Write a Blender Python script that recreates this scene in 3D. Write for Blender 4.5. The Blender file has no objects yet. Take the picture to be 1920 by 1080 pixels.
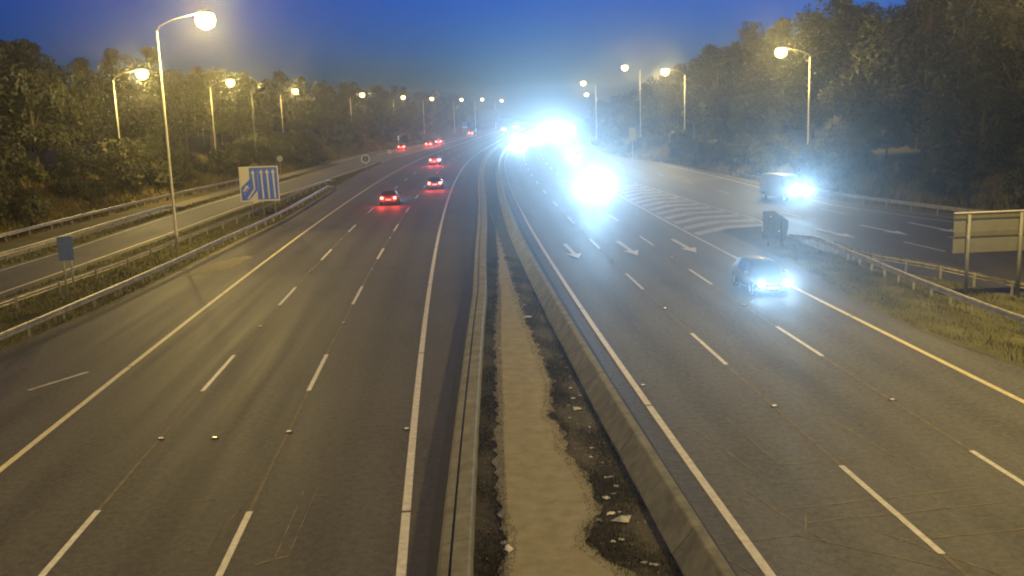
import bpy, math, random
import numpy as np
R = math.radians
rnd = random.Random(7)
rng = np.random.default_rng(11)
sc = bpy.context.scene
C = sc.collection

# ------------------------------------------------------------------ camera, sky, exposure
cam_d = bpy.data.cameras.new('camera')
cam_d.sensor_width = 36.0
cam_d.lens = 36.0 * 1803.3 / 1920.0
cam_d.clip_start = 0.3
cam_d.clip_end = 6000
cam = bpy.data.objects.new('camera', cam_d)
C.objects.link(cam)
cam.location = (0, 0, 8.9425)
cam.rotation_mode = 'XYZ'
from mathutils import Matrix
pitch, roll = 0.18022798, -0.03261751
cam.rotation_euler = (Matrix.Rotation(math.pi / 2 - pitch, 3, 'X') @ Matrix.Rotation(roll, 3, 'Z')).to_euler()
sc.camera = cam

w = bpy.data.worlds.new('World')
sc.world = w
w.use_nodes = True
nt = w.node_tree
bg = nt.nodes['Background']
sky = nt.nodes.new('ShaderNodeTexSky')
sky.sky_type = 'NISHITA'
sky.sun_disc = False
sky.sun_elevation = R(-2.2)
sky.sun_rotation = R(25)
sky.altitude = 60
sky.air_density = 1.0
sky.dust_density = 0.6
sky.ozone_density = 7.0
tint = nt.nodes.new('ShaderNodeVectorMath')          # camera white balance on the dusk blue
tint.operation = 'MULTIPLY'
tint.inputs[1].default_value = (0.30, 1.10, 1.12)
nt.links.new(sky.outputs['Color'], tint.inputs[0])
nt.links.new(tint.outputs[0], bg.inputs['Color'])
bg.inputs['Strength'].default_value = 1.5

HAZE_DENSITY = 0.00034
HAZE_G = 0.91
LAMP_W = 15500.0
LAMP_COL = (1.0, 0.72, 0.20)
HEAD_K = 1.0
HEAD_COL = (0.42, 0.72, 1.0)

sc.view_settings.view_transform = 'Standard'
sc.view_settings.look = 'None'
sc.view_settings.exposure = 0.0
sc.view_settings.gamma = 1.0
sc.view_settings.use_curve_mapping = False
sc.render.engine = 'CYCLES'
cy = sc.cycles
cy.use_denoising = True
cy.max_bounces = 4
cy.diffuse_bounces = 2
cy.glossy_bounces = 2
cy.transmission_bounces = 2
cy.volume_bounces = 0
cy.transparent_max_bounces = 6
cy.sample_clamp_direct = 0.0
cy.sample_clamp_indirect = 4.0
cy.caustics_reflective = False
cy.caustics_refractive = False
cy.use_light_tree = True
cy.filter_width = 2.0

# ------------------------------------------------------------------ materials
def mat(name, col, rough=0.8, var=0.25, scale=3.0, metal=0.0, spec=0.5, bump=0.0, detail=6.0,
        col2=None, emit=None, estr=0.0, coat=0.0, objvar=0.0):
    m = bpy.data.materials.new(name)
    m.use_nodes = True
    n = m.node_tree.nodes
    L = m.node_tree.links.new
    b = n['Principled BSDF']
    b.inputs['Roughness'].default_value = rough
    b.inputs['Metallic'].default_value = metal
    b.inputs['Specular IOR Level'].default_value = spec
    if coat:
        b.inputs['Coat Weight'].default_value = coat
        b.inputs['Coat Roughness'].default_value = 0.06
    if emit is not None:
        b.inputs['Emission Color'].default_value = (*emit, 1)
        b.inputs['Emission Strength'].default_value = estr
    if var or col2:
        tc = n.new('ShaderNodeTexCoord')
        nz = n.new('ShaderNodeTexNoise')
        nz.inputs['Scale'].default_value = scale
        nz.inputs['Detail'].default_value = detail
        nz.inputs['Roughness'].default_value = 0.65
        L(tc.outputs['Object'], nz.inputs['Vector'])
        rp = n.new('ShaderNodeValToRGB')
        c2 = col2 if col2 else tuple(c * (1 - var) for c in col)
        c1 = col if col2 else tuple(min(1, c * (1 + var)) for c in col)
        rp.color_ramp.elements[0].position = 0.35
        rp.color_ramp.elements[1].position = 0.68
        rp.color_ramp.elements[0].color = (*c2, 1)
        rp.color_ramp.elements[1].color = (*c1, 1)
        L(nz.outputs['Fac'], rp.inputs['Fac'])
        out = rp.outputs['Color']
        if objvar:
            oi = n.new('ShaderNodeObjectInfo')
            hs = n.new('ShaderNodeHueSaturation')
            mr = n.new('ShaderNodeMapRange')
            mr.inputs['To Min'].default_value = 1 - objvar
            mr.inputs['To Max'].default_value = 1 + objvar
            L(oi.outputs['Random'], mr.inputs['Value'])
            L(mr.outputs['Result'], hs.inputs['Value'])
            L(out, hs.inputs['Color'])
            out = hs.outputs['Color']
        L(out, b.inputs['Base Color'])
        if bump:
            bp = n.new('ShaderNodeBump')
            bp.inputs['Strength'].default_value = bump
            bp.inputs['Distance'].default_value = 0.05
            L(nz.outputs['Fac'], bp.inputs['Height'])
            L(bp.outputs['Normal'], b.inputs['Normal'])
    else:
        b.inputs['Base Color'].default_value = (*col, 1)
    return m

def asphalt(name, base, lane0, lanew, nlanes, rough=0.68, track=0.16):
    """worn asphalt: UV x = metres across the road, UV y = metres along it"""
    m = bpy.data.materials.new(name)
    m.use_nodes = True
    n = m.node_tree.nodes
    L = m.node_tree.links.new
    b = n['Principled BSDF']
    uv = n.new('ShaderNodeUVMap')
    uv.uv_map = 'UVMap'
    sx = n.new('ShaderNodeSeparateXYZ')
    L(uv.outputs['UV'], sx.inputs[0])
    def math_(op, a, bb=None):
        q = n.new('ShaderNodeMath'); q.operation = op
        for i, v in enumerate((a, bb)):
            if v is None: continue
            if isinstance(v, (int, float)): q.inputs[i].default_value = v
            else: L(v, q.inputs[i])
        return q.outputs[0]
    # two wheel paths a lane, polished paler; oil line between darker
    ph = math_('MULTIPLY', math_('SUBTRACT', sx.outputs['X'], lane0), 4 * math.pi / lanew)
    cs = math_('COSINE', ph)                                 # 1 at lane edge and lane middle
    ph2 = math_('MULTIPLY', math_('SUBTRACT', sx.outputs['X'], lane0), 2 * math.pi / lanew)
    cs2 = math_('COSINE', ph2)                               # -1 in lane middle
    tr = math_('ADD', math_('MULTIPLY', cs, -0.6 * track), math_('MULTIPLY', cs2, 0.45 * track))
    # long streaks along the lane
    mp = n.new('ShaderNodeMapping')
    mp.inputs['Scale'].default_value = (1.3, 0.045, 1)
    L(uv.outputs['UV'], mp.inputs['Vector'])
    st = n.new('ShaderNodeTexNoise'); st.inputs['Scale'].default_value = 1.0; st.inputs['Detail'].default_value = 5
    L(mp.outputs['Vector'], st.inputs['Vector'])
    bl = n.new('ShaderNodeTexNoise'); bl.inputs['Scale'].default_value = 0.22; bl.inputs['Detail'].default_value = 5
    L(uv.outputs['UV'], bl.inputs['Vector'])
    gr = n.new('ShaderNodeTexNoise'); gr.inputs['Scale'].default_value = 14; gr.inputs['Detail'].default_value = 8
    gr.inputs['Roughness'].default_value = 0.75
    L(uv.outputs['UV'], gr.inputs['Vector'])
    v = math_('ADD', 1.0, tr)
    v = math_('ADD', v, math_('MULTIPLY', math_('SUBTRACT', st.outputs['Fac'], 0.5), 0.75))
    v = math_('ADD', v, math_('MULTIPLY', math_('SUBTRACT', bl.outputs['Fac'], 0.5), 0.45))
    v = math_('ADD', v, math_('MULTIPLY', math_('SUBTRACT', gr.outputs['Fac'], 0.5), 1.5))
    mo = n.new('ShaderNodeTexNoise'); mo.inputs['Scale'].default_value = 5.0; mo.inputs['Detail'].default_value = 6
    mo.inputs['Roughness'].default_value = 0.8
    L(uv.outputs['UV'], mo.inputs['Vector'])
    v = math_('ADD', v, math_('MULTIPLY', math_('SUBTRACT', mo.outputs['Fac'], 0.5), 2.6))
    pt = n.new('ShaderNodeTexNoise'); pt.inputs['Scale'].default_value = 0.5; pt.inputs['Detail'].default_value = 2
    mp2 = n.new('ShaderNodeMapping'); mp2.inputs['Scale'].default_value = (1.0, 0.25, 1); mp2.inputs['Location'].default_value = (7, 3, 0)
    L(uv.outputs['UV'], mp2.inputs['Vector']); L(mp2.outputs['Vector'], pt.inputs['Vector'])
    pr_ = n.new('ShaderNodeValToRGB'); pr_.color_ramp.elements[0].position = 0.60; pr_.color_ramp.elements[1].position = 0.66
    L(pt.outputs['Fac'], pr_.inputs['Fac'])
    v = math_('SUBTRACT', v, math_('MULTIPLY', pr_.outputs['Color'], 0.14))
    v = math_('MAXIMUM', v, 0.25)
    vm = n.new('ShaderNodeVectorMath'); vm.operation = 'SCALE'
    vm.inputs[0].default_value = base
    L(v, vm.inputs['Scale'])
    L(vm.outputs[0], b.inputs['Base Color'])
    rr = n.new('ShaderNodeMapRange')
    rr.inputs['To Min'].default_value = rough - 0.12
    rr.inputs['To Max'].default_value = rough + 0.15
    L(st.outputs['Fac'], rr.inputs['Value'])
    L(rr.outputs['Result'], b.inputs['Roughness'])
    b.inputs['Specular IOR Level'].default_value = 0.30
    bp = n.new('ShaderNodeBump'); bp.inputs['Strength'].default_value = 0.35; bp.inputs['Distance'].default_value = 0.01
    L(gr.outputs['Fac'], bp.inputs['Height'])
    L(bp.outputs['Normal'], b.inputs['Normal'])
    return m

LANE = 3.65
OL, OS = -11.996, 6.087
M = {}
M['asphalt_l'] = asphalt('asphalt northbound', (0.058, 0.056, 0.053), OL, LANE, 3)
M['asphalt_r'] = asphalt('asphalt southbound', (0.082, 0.082, 0.081), OS, LANE, 3)
M['asphalt_s'] = asphalt('asphalt slip road', (0.060, 0.058, 0.053), 0.2, LANE, 2, track=0.08)
M['grass_soil'] = mat('verge turf', (0.125, 0.115, 0.04), 0.95, scale=0.5, col2=(0.055, 0.056, 0.022), bump=0.6)
M['bank'] = mat('embankment turf', (0.13, 0.10, 0.035), 0.95, scale=0.25, col2=(0.05, 0.052, 0.02), bump=0.6)
M['gravel'] = mat('pale grit', (0.20, 0.18, 0.12), 0.95, scale=3, col2=(0.12, 0.11, 0.08), bump=0.5)
M['median'] = mat('mossy median infill', (0.27, 0.25, 0.175), 0.95, scale=2.2, col2=(0.19, 0.172, 0.115), detail=14.0)
M['soil'] = mat('damp dirt', (0.085, 0.073, 0.046), 0.95, scale=4, col2=(0.034, 0.031, 0.022), bump=0.9)
M['concrete'] = mat('weathered concrete', (0.21, 0.205, 0.16), 0.9, scale=1.7, col2=(0.105, 0.102, 0.08), detail=12.0, bump=0.2)
M['concrete_d'] = mat('stained concrete', (0.11, 0.105, 0.085), 0.9, scale=1.4, col2=(0.06, 0.058, 0.048), bump=0.2)
M['white'] = mat('white road paint', (0.64, 0.62, 0.55), 0.6, scale=5, col2=(0.42, 0.40, 0.36), detail=9)
M['worn'] = mat('worn white road paint', (0.52, 0.50, 0.44), 0.7, scale=2.2, col2=(0.22, 0.21, 0.19), detail=9)
M['yellow'] = mat('yellow road paint', (0.62, 0.55, 0.34), 0.6, scale=5, col2=(0.44, 0.39, 0.25), detail=9)
M['strip_dark'] = mat('dark barrier strip', (0.030, 0.029, 0.026), 0.7, scale=1.5, col2=(0.018, 0.018, 0.017))
M['seam'] = mat('bitumen seam', (0.19, 0.155, 0.10), 0.8, scale=3, col2=(0.085, 0.072, 0.05))
M['cut'] = mat('saw cut sealant', (0.27, 0.215, 0.12), 0.8, scale=2.2, col2=(0.085, 0.075, 0.055))
M['dark'] = mat('black rubber', (0.012, 0.012, 0.012), 0.7, var=0.2)
M['galv'] = mat('galvanised steel', (0.36, 0.34, 0.29), 0.55, var=0.3, scale=2.5, metal=0.3)
M['post'] = mat('galvanised post', (0.34, 0.33, 0.30), 0.6, var=0.2, scale=4, metal=0.3)
M['pole'] = mat('galvanised lamp column', (0.50, 0.47, 0.40), 0.55, var=0.12, scale=2, metal=0.25)
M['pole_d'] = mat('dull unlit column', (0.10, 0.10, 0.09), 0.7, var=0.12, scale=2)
M['sign_white'] = mat('sign face white', (0.52, 0.50, 0.46), 0.5, var=0.08, scale=6)
M['sign_blue'] = mat('sign face blue', (0.035, 0.11, 0.75), 0.5, var=0.15, scale=6)
M['sign_bluepale'] = mat('weathered blue sign face', (0.085, 0.14, 0.36), 0.6, var=0.15, scale=6)
M['sign_back'] = mat('aluminium sign back', (0.17, 0.17, 0.16), 0.6, var=0.1, scale=2, metal=0.2)
M['sign_rail'] = mat('dull sign rail', (0.12, 0.115, 0.08), 0.6, var=0.1, scale=2)
M['sign_dark'] = mat('dark sign back', (0.06, 0.07, 0.085), 0.7, var=0.2, scale=3)
M['bark'] = mat('bark', (0.09, 0.07, 0.05), 0.95, var=0.35, scale=4)
M['leaf_a'] = mat('leaf olive', (0.052, 0.053, 0.017), 0.75, scale=0.8, col2=(0.018, 0.022, 0.009), objvar=0.25)
M['leaf_b'] = mat('leaf dark', (0.034, 0.037, 0.015), 0.75, scale=0.7, col2=(0.012, 0.015, 0.008), objvar=0.25)
M['leaf_c'] = mat('leaf pale', (0.095, 0.092, 0.026), 0.75, scale=0.9, col2=(0.036, 0.041, 0.014), objvar=0.25)
M['grass'] = mat('grass blades', (0.16, 0.15, 0.045), 0.85, scale=0.35, col2=(0.065, 0.068, 0.024))
M['drygrass'] = mat('dry grass', (0.22, 0.165, 0.055), 0.9, scale=0.3, col2=(0.085, 0.08, 0.03))
M['weed'] = mat('weeds', (0.075, 0.064, 0.034), 0.85, scale=2, col2=(0.026, 0.025, 0.015))
M['litter'] = mat('scrap paper', (0.58, 0.56, 0.50), 0.7, var=0.2, scale=6, objvar=0.3)
M['litter2'] = mat('scrap plastic', (0.34, 0.35, 0.33), 0.5, var=0.25, scale=6, objvar=0.3)
M['glass'] = mat('tinted glass', (0.012, 0.014, 0.018), 0.08, var=0, spec=0.7)
M['trim'] = mat('black trim', (0.02, 0.02, 0.02), 0.55, var=0.1)
M['rim'] = mat('alloy rim', (0.4, 0.4, 0.4), 0.35, var=0.1, metal=0.8)
M['plate'] = mat('glowing number plate', (0.75, 0.75, 0.72), 0.5, var=0.04, scale=12, emit=(0.9, 0.93, 1.0), estr=0.25)  # the light on the rear plate is put into its material as a faint glow
M['lens_r'] = mat('tail lamp lens', (0.5, 0.02, 0.02), 0.2, var=0, emit=(1.0, 0.09, 0.05), estr=26)
M['lens_h'] = mat('headlamp lens', (0.8, 0.85, 0.9), 0.1, var=0, emit=HEAD_COL, estr=160)
def diffuser(name, col, strength):
    # clear-bodied glowing diffuser: gives off light and lets the lamp inside shine through
    m = bpy.data.materials.new(name); m.use_nodes = True
    n = m.node_tree.nodes; n.remove(n['Principled BSDF'])
    e = n.new('ShaderNodeEmission'); e.inputs['Color'].default_value = (*col, 1); e.inputs['Strength'].default_value = strength
    t = n.new('ShaderNodeBsdfTransparent'); a = n.new('ShaderNodeAddShader')
    m.node_tree.links.new(e.outputs[0], a.inputs[0]); m.node_tree.links.new(t.outputs[0], a.inputs[1])
    m.node_tree.links.new(a.outputs[0], n['Material Output'].inputs['Surface'])
    return m
M['bowl'] = diffuser('lamp glare bowl', (1.0, 0.68, 0.22), 3.2)
M['housing'] = mat('lamp housing', (0.18, 0.18, 0.17), 0.5, var=0.1, metal=0.4)
M['stud'] = mat('reflective stud', (0.85, 0.85, 0.80), 0.25, var=0.05, spec=1.0)
M['stud_r'] = mat('tinted stud', (0.8, 0.55, 0.5), 0.25, var=0.05, spec=1.0)
def paint(name, col):
    return mat(name, col, 0.5, var=0.06, scale=1.2, coat=0.08, spec=0.35)

# ------------------------------------------------------------------ mesh helpers
class MB:
    def __init__(s): s.v = []; s.f = []
    def quad(s, a, b, c, d):
        i = len(s.v); s.v += [a, b, c, d]; s.f.append((i, i+1, i+2, i+3)); return s
    def poly(s, pts):
        i = len(s.v); s.v += list(pts); s.f.append(tuple(range(i, i+len(pts)))); return s
    def box(s, x0, x1, y0, y1, z0, z1):
        i = len(s.v)
        s.v += [(x0,y0,z0),(x1,y0,z0),(x1,y1,z0),(x0,y1,z0),(x0,y0,z1),(x1,y0,z1),(x1,y1,z1),(x0,y1,z1)]
        for f in ((0,3,2,1),(4,5,6,7),(0,1,5,4),(1,2,6,5),(2,3,7,6),(3,0,4,7)):
            s.f.append(tuple(i+k for k in f))
        return s
    def prism(s, pts, ext):
        """closed planar outline (3D points) extruded by vector ext"""
        i = len(s.v); n = len(pts)
        s.v += list(pts); s.v += [tuple(p[k]+ext[k] for k in range(3)) for p in pts]
        s.f.append(tuple(i+k for k in range(n-1, -1, -1))); s.f.append(tuple(i+n+k for k in range(n)))
        for k in range(n):
            j = (k+1) % n; s.f.append((i+k, i+j, i+n+j, i+n+k))
        return s
    def tube(s, pts, rad, n=8, cap=True):
        """tube along points, radius per point"""
        P = [np.array(p, float) for p in pts]
        i0 = len(s.v)
        for k, p in enumerate(P):
            d = P[min(k+1, len(P)-1)] - P[max(k-1, 0)]
            d /= (np.linalg.norm(d) + 1e-9)
            up = np.array((0, 0, 1.0)) if abs(d[2]) < 0.9 else np.array((1.0, 0, 0))
            a = np.cross(d, up); a /= np.linalg.norm(a); b = np.cross(d, a)
            r = rad[k] if hasattr(rad, '__len__') else rad
            for j in range(n):
                t = 2*math.pi*j/n
                s.v.append(tuple(p + r*(math.cos(t)*a + math.sin(t)*b)))
        for k in range(len(P)-1):
            for j in range(n):
                j2 = (j+1) % n
                s.f.append((i0+k*n+j, i0+k*n+j2, i0+(k+1)*n+j2, i0+(k+1)*n+j))
        if cap:
            s.f.append(tuple(i0+j for j in range(n-1, -1, -1)))
            s.f.append(tuple(i0+(len(P)-1)*n+j for j in range(n)))
        return s
    def lathe(s, prof, axis='z', o=(0,0,0), n=16):
        i0 = len(s.v)
        for r, h in prof:
            for j in range(n):
                t = 2*math.pi*j/n; c, d = r*math.cos(t), r*math.sin(t)
                p = {'z': (c, d, h), 'x': (h, c, d), 'y': (c, h, d)}[axis]
                s.v.append((o[0]+p[0], o[1]+p[1], o[2]+p[2]))
        for k in range(len(prof)-1):
            for j in range(n):
                j2 = (j+1) % n
                s.f.append((i0+k*n+j, i0+k*n+j2, i0+(k+1)*n+j2, i0+(k+1)*n+j))
        s.f.append(tuple(i0+j for j in range(n-1, -1, -1)))
        s.f.append(tuple(i0+(len(prof)-1)*n+j for j in range(n)))
        return s
    def mesh(s, name, m, smooth=False, uv=None):
        me = bpy.data.meshes.new(name)
        me.from_pydata([tuple(map(float, p)) for p in s.v], [], s.f)
        if m is not None: me.materials.append(m)
        if smooth:
            me.polygons.foreach_set('use_smooth', [True]*len(me.polygons))
        if uv is not None:
            l = me.uv_layers.new(name='UVMap')
            vi = np.zeros(len(me.loops), dtype=np.int32); me.loops.foreach_get('vertex_index', vi)
            l.data.foreach_set('uv', np.asarray(uv, dtype=np.float32)[vi].ravel())
        me.update()
        return me
    def build(s, name, m, parent=None, smooth=False, uv=None):
        return link(name, s.mesh(name, m, smooth, uv), parent)

def link(name, data, parent=None):
    o = bpy.data.objects.new(name, data)
    C.objects.link(o)
    if parent is not None: o.parent = parent
    return o
def tag(o, label, cat, group=None):
    o['label'] = label; o['category'] = cat
    if group: o['group'] = group
    return o
def thing(name, label, cat, loc=(0,0,0), rz=0.0, group=None):
    o = link(name, None)
    o.location = loc; o.rotation_euler = (0, 0, rz)
    o.empty_display_size = 0.3
    return tag(o, label, cat, group)
def structure(o):
    o['kind'] = 'structure'; return o
def stuff(o):
    o['kind'] = 'stuff'; return o
def copy_tree(o, parent=None):
    c = o.copy(); C.objects.link(c)
    c.parent = parent
    for ch in o.children: copy_tree(ch, c)
    return c

# ------------------------------------------------------------------ the road's line: metres along (s) and across (off)
q = (-0.8104097, 3.43410874, -0.96931328, 0.23942533)
def xb0(Y): return q[0]*Y/10 + q[1]*(Y/100)**2 + q[2]*(Y/100)**3 + q[3]*(Y/100)**4
_Y = np.arange(-120.0, 1100.0, 0.5)
_X = np.where(_Y < 0, q[0]*_Y/10, xb0(np.clip(_Y, 0, 235)))
far = _Y > 235
m0 = (xb0(235.5) - xb0(234.5))
d = _Y[far] - 235
_X[far] = xb0(235.0) + m0*d + 0.5*(0.027/565)*d*d
_S = np.concatenate([[0], np.cumsum(np.hypot(np.diff(_X), np.diff(_Y)))])
_S += 5.0 - np.interp(5.0, _Y, _S)
_T = np.gradient(_X, _Y)
def P(s, off, z=0.0):
    Y = np.interp(s, _S, _Y); X = np.interp(s, _S, _X); m = np.interp(s, _S, _T)
    k = 1/math.sqrt(1+m*m)
    return (float(X + off*k), float(Y - off*m*k), z)
def head(s):
    """heading angle about z so that local +Y follows the road away from the camera"""
    return -math.atan(float(np.interp(s, _S, _T)))
def pw(tab):
    a = [t[0] for t in tab]; b = [t[1] for t in tab]
    return lambda s: float(np.interp(s, a, b))
def srange(s0, s1, st=4.0):
    n = max(1, int(math.ceil((s1-s0)/st)))
    return [s0 + (s1-s0)*i/n for i in range(n+1)]
def strip(name, ss, fa, fb, z, m, parent=None, nx=1, jit=0.0):
    mb = MB(); uv = []
    fa_ = fa if callable(fa) else (lambda s: fa); fb_ = fb if callable(fb) else (lambda s: fb)
    for s in ss:
        a, b = fa_(s), fb_(s)
        for i in range(nx+1):
            o = a + (b-a)*i/nx
            if jit and i in (0, nx): o += rnd.uniform(-jit, jit)
            mb.v.append(P(s, o, z)); uv.append((o, s))
    w_ = nx+1
    for k in range(len(ss)-1):
        for i in range(nx):
            mb.f.append((k*w_+i, k*w_+i+1, (k+1)*w_+i+1, (k+1)*w_+i))
    return mb.build(name, m, parent, uv=uv)

bankL = pw([(-100,-38),(0,-37.5),(90,-36.2),(112,-35.2),(136,-33.6),(166,-32),(236,-32),(280,-29.5),(320,-25.5),(400,-24),(900,-24)])
bankR = pw([(-100,110),(0,75),(30,60),(50,50),(60,44.5),(70,40.5),(86,37.5),(100,36.6),(120,35.5),(150,33.6),(177,30),(200,28.6),(260,27),(400,26),(900,26)])
LH, RH = 5.0, 4.2
def hgt(s, off):
    l, r = bankL(s), bankR(s)
    return hgt0(s, off, l, r) + 0.075*max(0.0, l-off-30, off-r-30)
def hgt0(s, off, l, r):
    if off < l:
        return LH*(1-math.exp(-(l-off)*0.42/LH)) + 0.25*math.sin(s*0.11+off*0.3)*min(1, (l-off)/8)
    if off > r:
        return RH*(1-math.exp(-(off-r)*0.40/RH)) + 0.25*math.sin(s*0.13+off*0.27)*min(1, (off-r)/8)
    return -0.05

# terrain: one sheet out to the horizon, rising into a bank on each side
mb = MB()
ss = list(np.arange(-60, 260, 5.0)) + list(np.arange(260, 1000, 20.0))
ts = [0.0, 0.8, 1.8, 3, 5, 8, 12, 18, 26, 40, 70, 130, 240]
for s in ss:
    l, r = bankL(s), bankR(s)
    for o in [l-t for t in reversed(ts)] + [l + (r-l)*k/6 for k in range(1, 6)] + [r+t for t in ts]:
        z = hgt(s, o)
        mb.v.append(P(s, o, z))
w_ = len(ts)*2+5
for k in range(len(ss)-1):
    for i in range(w_-1):
        mb.f.append((k*w_+i, k*w_+i+1, (k+1)*w_+i+1, (k+1)*w_+i))
terrain = structure(mb.build('ground', M['bank'], smooth=True))

# ------------------------------------------------------------------ paved surfaces
kerbL = pw([(-60,-0.6),(10,-0.62),(15,-0.45),(22.7,-0.05),(32.7,0.48),(46,1.15),(75,1.95),(100,2.25),(130,2.1),(200,1.7),(300,1.4),(900,1.4)])   # road-side foot of left median barrier
kerbLr = lambda s: kerbL(s) + (0.66 if s < 40 else 0.66 + 0.10*min(1, (s-40)/40))
wallRl = pw([(-60,4.5),(20,4.42),(40,4.35),(75,4.2),(120,4.45),(300,4.5),(900,4.5)])
wallRr = 5.16
paveL = pw([(-60,-19),(40,-18.3),(48,-17.2),(65,-16.5),(73,-16.3),(89,-15.5),(111,-15.9),(134,-16.8),(160,-17.6),(200,-18.6)])
slipLn = pw([(-60,-27.2),(53,-25.0),(61,-24.5),(81,-23.6),(103,-23.2),(127,-21.3),(160,-20.2),(197,-19.2),(240,-19),(900,-19)])   # near edge line of left slip
slipLf = pw([(-60,-30.5),(63,-29.0),(71,-28.4),(96,-28.2),(110,-27.8),(150,-26.4),(200,-25.8),(245,-26),(275,-25.5),(320,-22),(400,-20),(900,-19)])
slipRf = pw([(-60,105),(0,70),(30,56),(50,46.5),(60,41.5),(70,38),(76,36.7),(86,34.6),(100,34.2),(119,34.2),(137,33.6),(157,32),(177,27.8),(200,26.2),(260,24.8),(400,24),(900,24)])
gore = pw([(-60,48),(20,31),(33,27.5),(43,25.6),(47,24.7),(51,23.5),(57,23.0),(66,23.3),(73,23.9),(76,24.0),(84,23.3),(96,22.5),(111,21.8),(125,20.2),(150,17.6)])
grassR = pw([(-60,20.5),(20,19.9),(30,19.2),(33,18.7),(37,18.45),(42.5,18.6),(47.5,19.05),(56,19.9),(66,22.6)])

S_all = list(np.arange(-60, 300, 3.0)) + list(np.arange(300, 960, 15.0))
roadL = structure(strip('carriageway', S_all, lambda s: paveL(s) if s < 215 else slipLf(s)-0.6, lambda s: kerbL(s), 0.0, M['asphalt_l'], nx=8))
roadR = structure(strip('carriageway', S_all, lambda s: wallRr-0.02, lambda s: (19.5 if s < 70 else 24.5) if s < 112 else slipRf(s), 0.0, M['asphalt_r'], nx=8))
slipL = structure(strip('slip_road', srange(-60, 240, 3), lambda s: slipLf(s)-0.5, lambda s: slipLn(s)+0.75, -0.004, M['asphalt_s'], nx=4))
slipR = structure(strip('slip_road', srange(-60, 118, 3), lambda s: gore(s)-0.35, slipRf, 0.004, M['asphalt_s'], nx=4))
structure(strip('verge', srange(-60, 215, 3), lambda s: slipLn(s)+0.74, paveL, 0.02 - 0.018, M['grass_soil'], nx=3, jit=0.1))
structure(strip('verge', srange(-60, 66, 2), grassR, lambda s: gore(s)-0.3, 0.012, M['grass_soil'], nx=3, jit=0.08))
structure(strip('verge', srange(-60, 240, 3), lambda s: slipLf(s)-2.2, lambda s: slipLf(s)-0.45, 0.006, M['grass_soil'], nx=1, jit=0.1))
structure(strip('footpath', srange(-60, 255, 3), lambda s: max(slipLf(s)-4.6, bankL(s)+0.4), lambda s: slipLf(s)-2.15, 0.014, M['gravel'], jit=0.12))
structure(strip('kerb_strip', srange(48, 250, 3), slipRf, lambda s: slipRf(s)+0.5, 0.018, M['gravel']))
# pale edge of the hard shoulder and the grit patch washed onto it
structure(strip('gravel_edge', srange(66, 130, 2), lambda s: paveL(s)-0.15, lambda s: paveL(s)+0.25, 0.010, M['gravel'], jit=0.12))
def blob(name, pts, z, m, sub=5, jit=0.10, parent=None):
    out = []
    n = len(pts)
    for i in range(n):
        a, b = pts[i], pts[(i+1) % n]
        for k in range(sub):
            t = k/sub
            out.append((a[0]+(b[0]-a[0])*t+rnd.uniform(-jit, jit), a[1]+(b[1]-a[1])*t+rnd.uniform(-jit, jit), z))
    return MB().poly(out).build(name, m, parent)
structure(blob('gravel_patch', [(-20.2,56.5),(-19.3,58.6),(-18.9,62.0),(-18.0,64.5),(-17.3,64.0),(-17.4,60.5),(-17.7,58.3),(-18.6,57.0)], 0.006, M['gravel'], jit=0.22))

# ------------------------------------------------------------------ painted markings (parts of the road they lie on)
Z1 = 0.008
def dash(parent, off, s0, s1, wd, m, name='lane_dash', z=Z1):
    n = max(1, int((s1-s0)/2.5))
    fo = off if callable(off) else (lambda s: off)
    return strip(name, srange(s0, s1, (s1-s0)/n), lambda s: fo(s)-wd/2, lambda s: fo(s)+wd/2, z, m, parent)
def edge(parent, off, s0, s1, wd, m, seg=15.0, ph=0.0, name='edge_line', z=Z1):
    s = s0
    nxt = s0 + seg - ph
    while s < s1 - 0.5:
        e = min(nxt, s1)
        dash(parent, off, s, e - (0.10 if e < 140 else 0), wd, m, name, z)
        s = e; nxt = e + (seg if e < 140 else 60)
edge(roadL, OL, -20, 560, 0.20, M['yellow'], ph=4)
edge(roadL, OL+3*LANE, 0, 560, 0.20, M['white'], ph=9)
edge(roadR, OS, 0, 560, 0.20, M['white'], ph=2)
edge(roadR, OS+3*LANE, 0, 48, 0.20, M['yellow'], ph=6)
edge(roadR, OS+3*LANE, 48, 118, 0.18, M['white'], ph=6)
for off, f0, parent in ((OL+LANE, 22.1, roadL), (OL+2*LANE, 21.5, roadL), (OS+LANE, 22.2, roadR), (OS+2*LANE, 22.7, roadR)):
    f = f0 - 14.92
    while f < 480:
        if f > 5:
            dash(parent, off, f-4.95, f, 0.15, M['white'])
        f += 14.92 if f < 105 else 15
    strip('joint_seam', srange(5, 120, 3), off-0.05, off+0.04, 0.0045, M['seam'], parent, jit=0.015)
for f in np.arange(150, 420, 15.0):                          # lane gained from the merging slip road
    dash(roadL, OL-0.0, f, f+2, 0.15, M['white']) if f > 560 else None
# left slip road's edge lines
edge(slipL, slipLn, -10, 236, 0.16, M['yellow'], z=0.004)
edge(slipL, slipLf, 20, 150, 0.14, M['white'], z=0.004)
dash(roadL, lambda s: -18.6 + (s-215)*0.010, 228, 420, 0.30, M['white'], name='edge_line')
dash(roadL, lambda s: slipLf(s)+0.1, 232, 420, 0.22, M['white'], name='edge_line')
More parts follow.
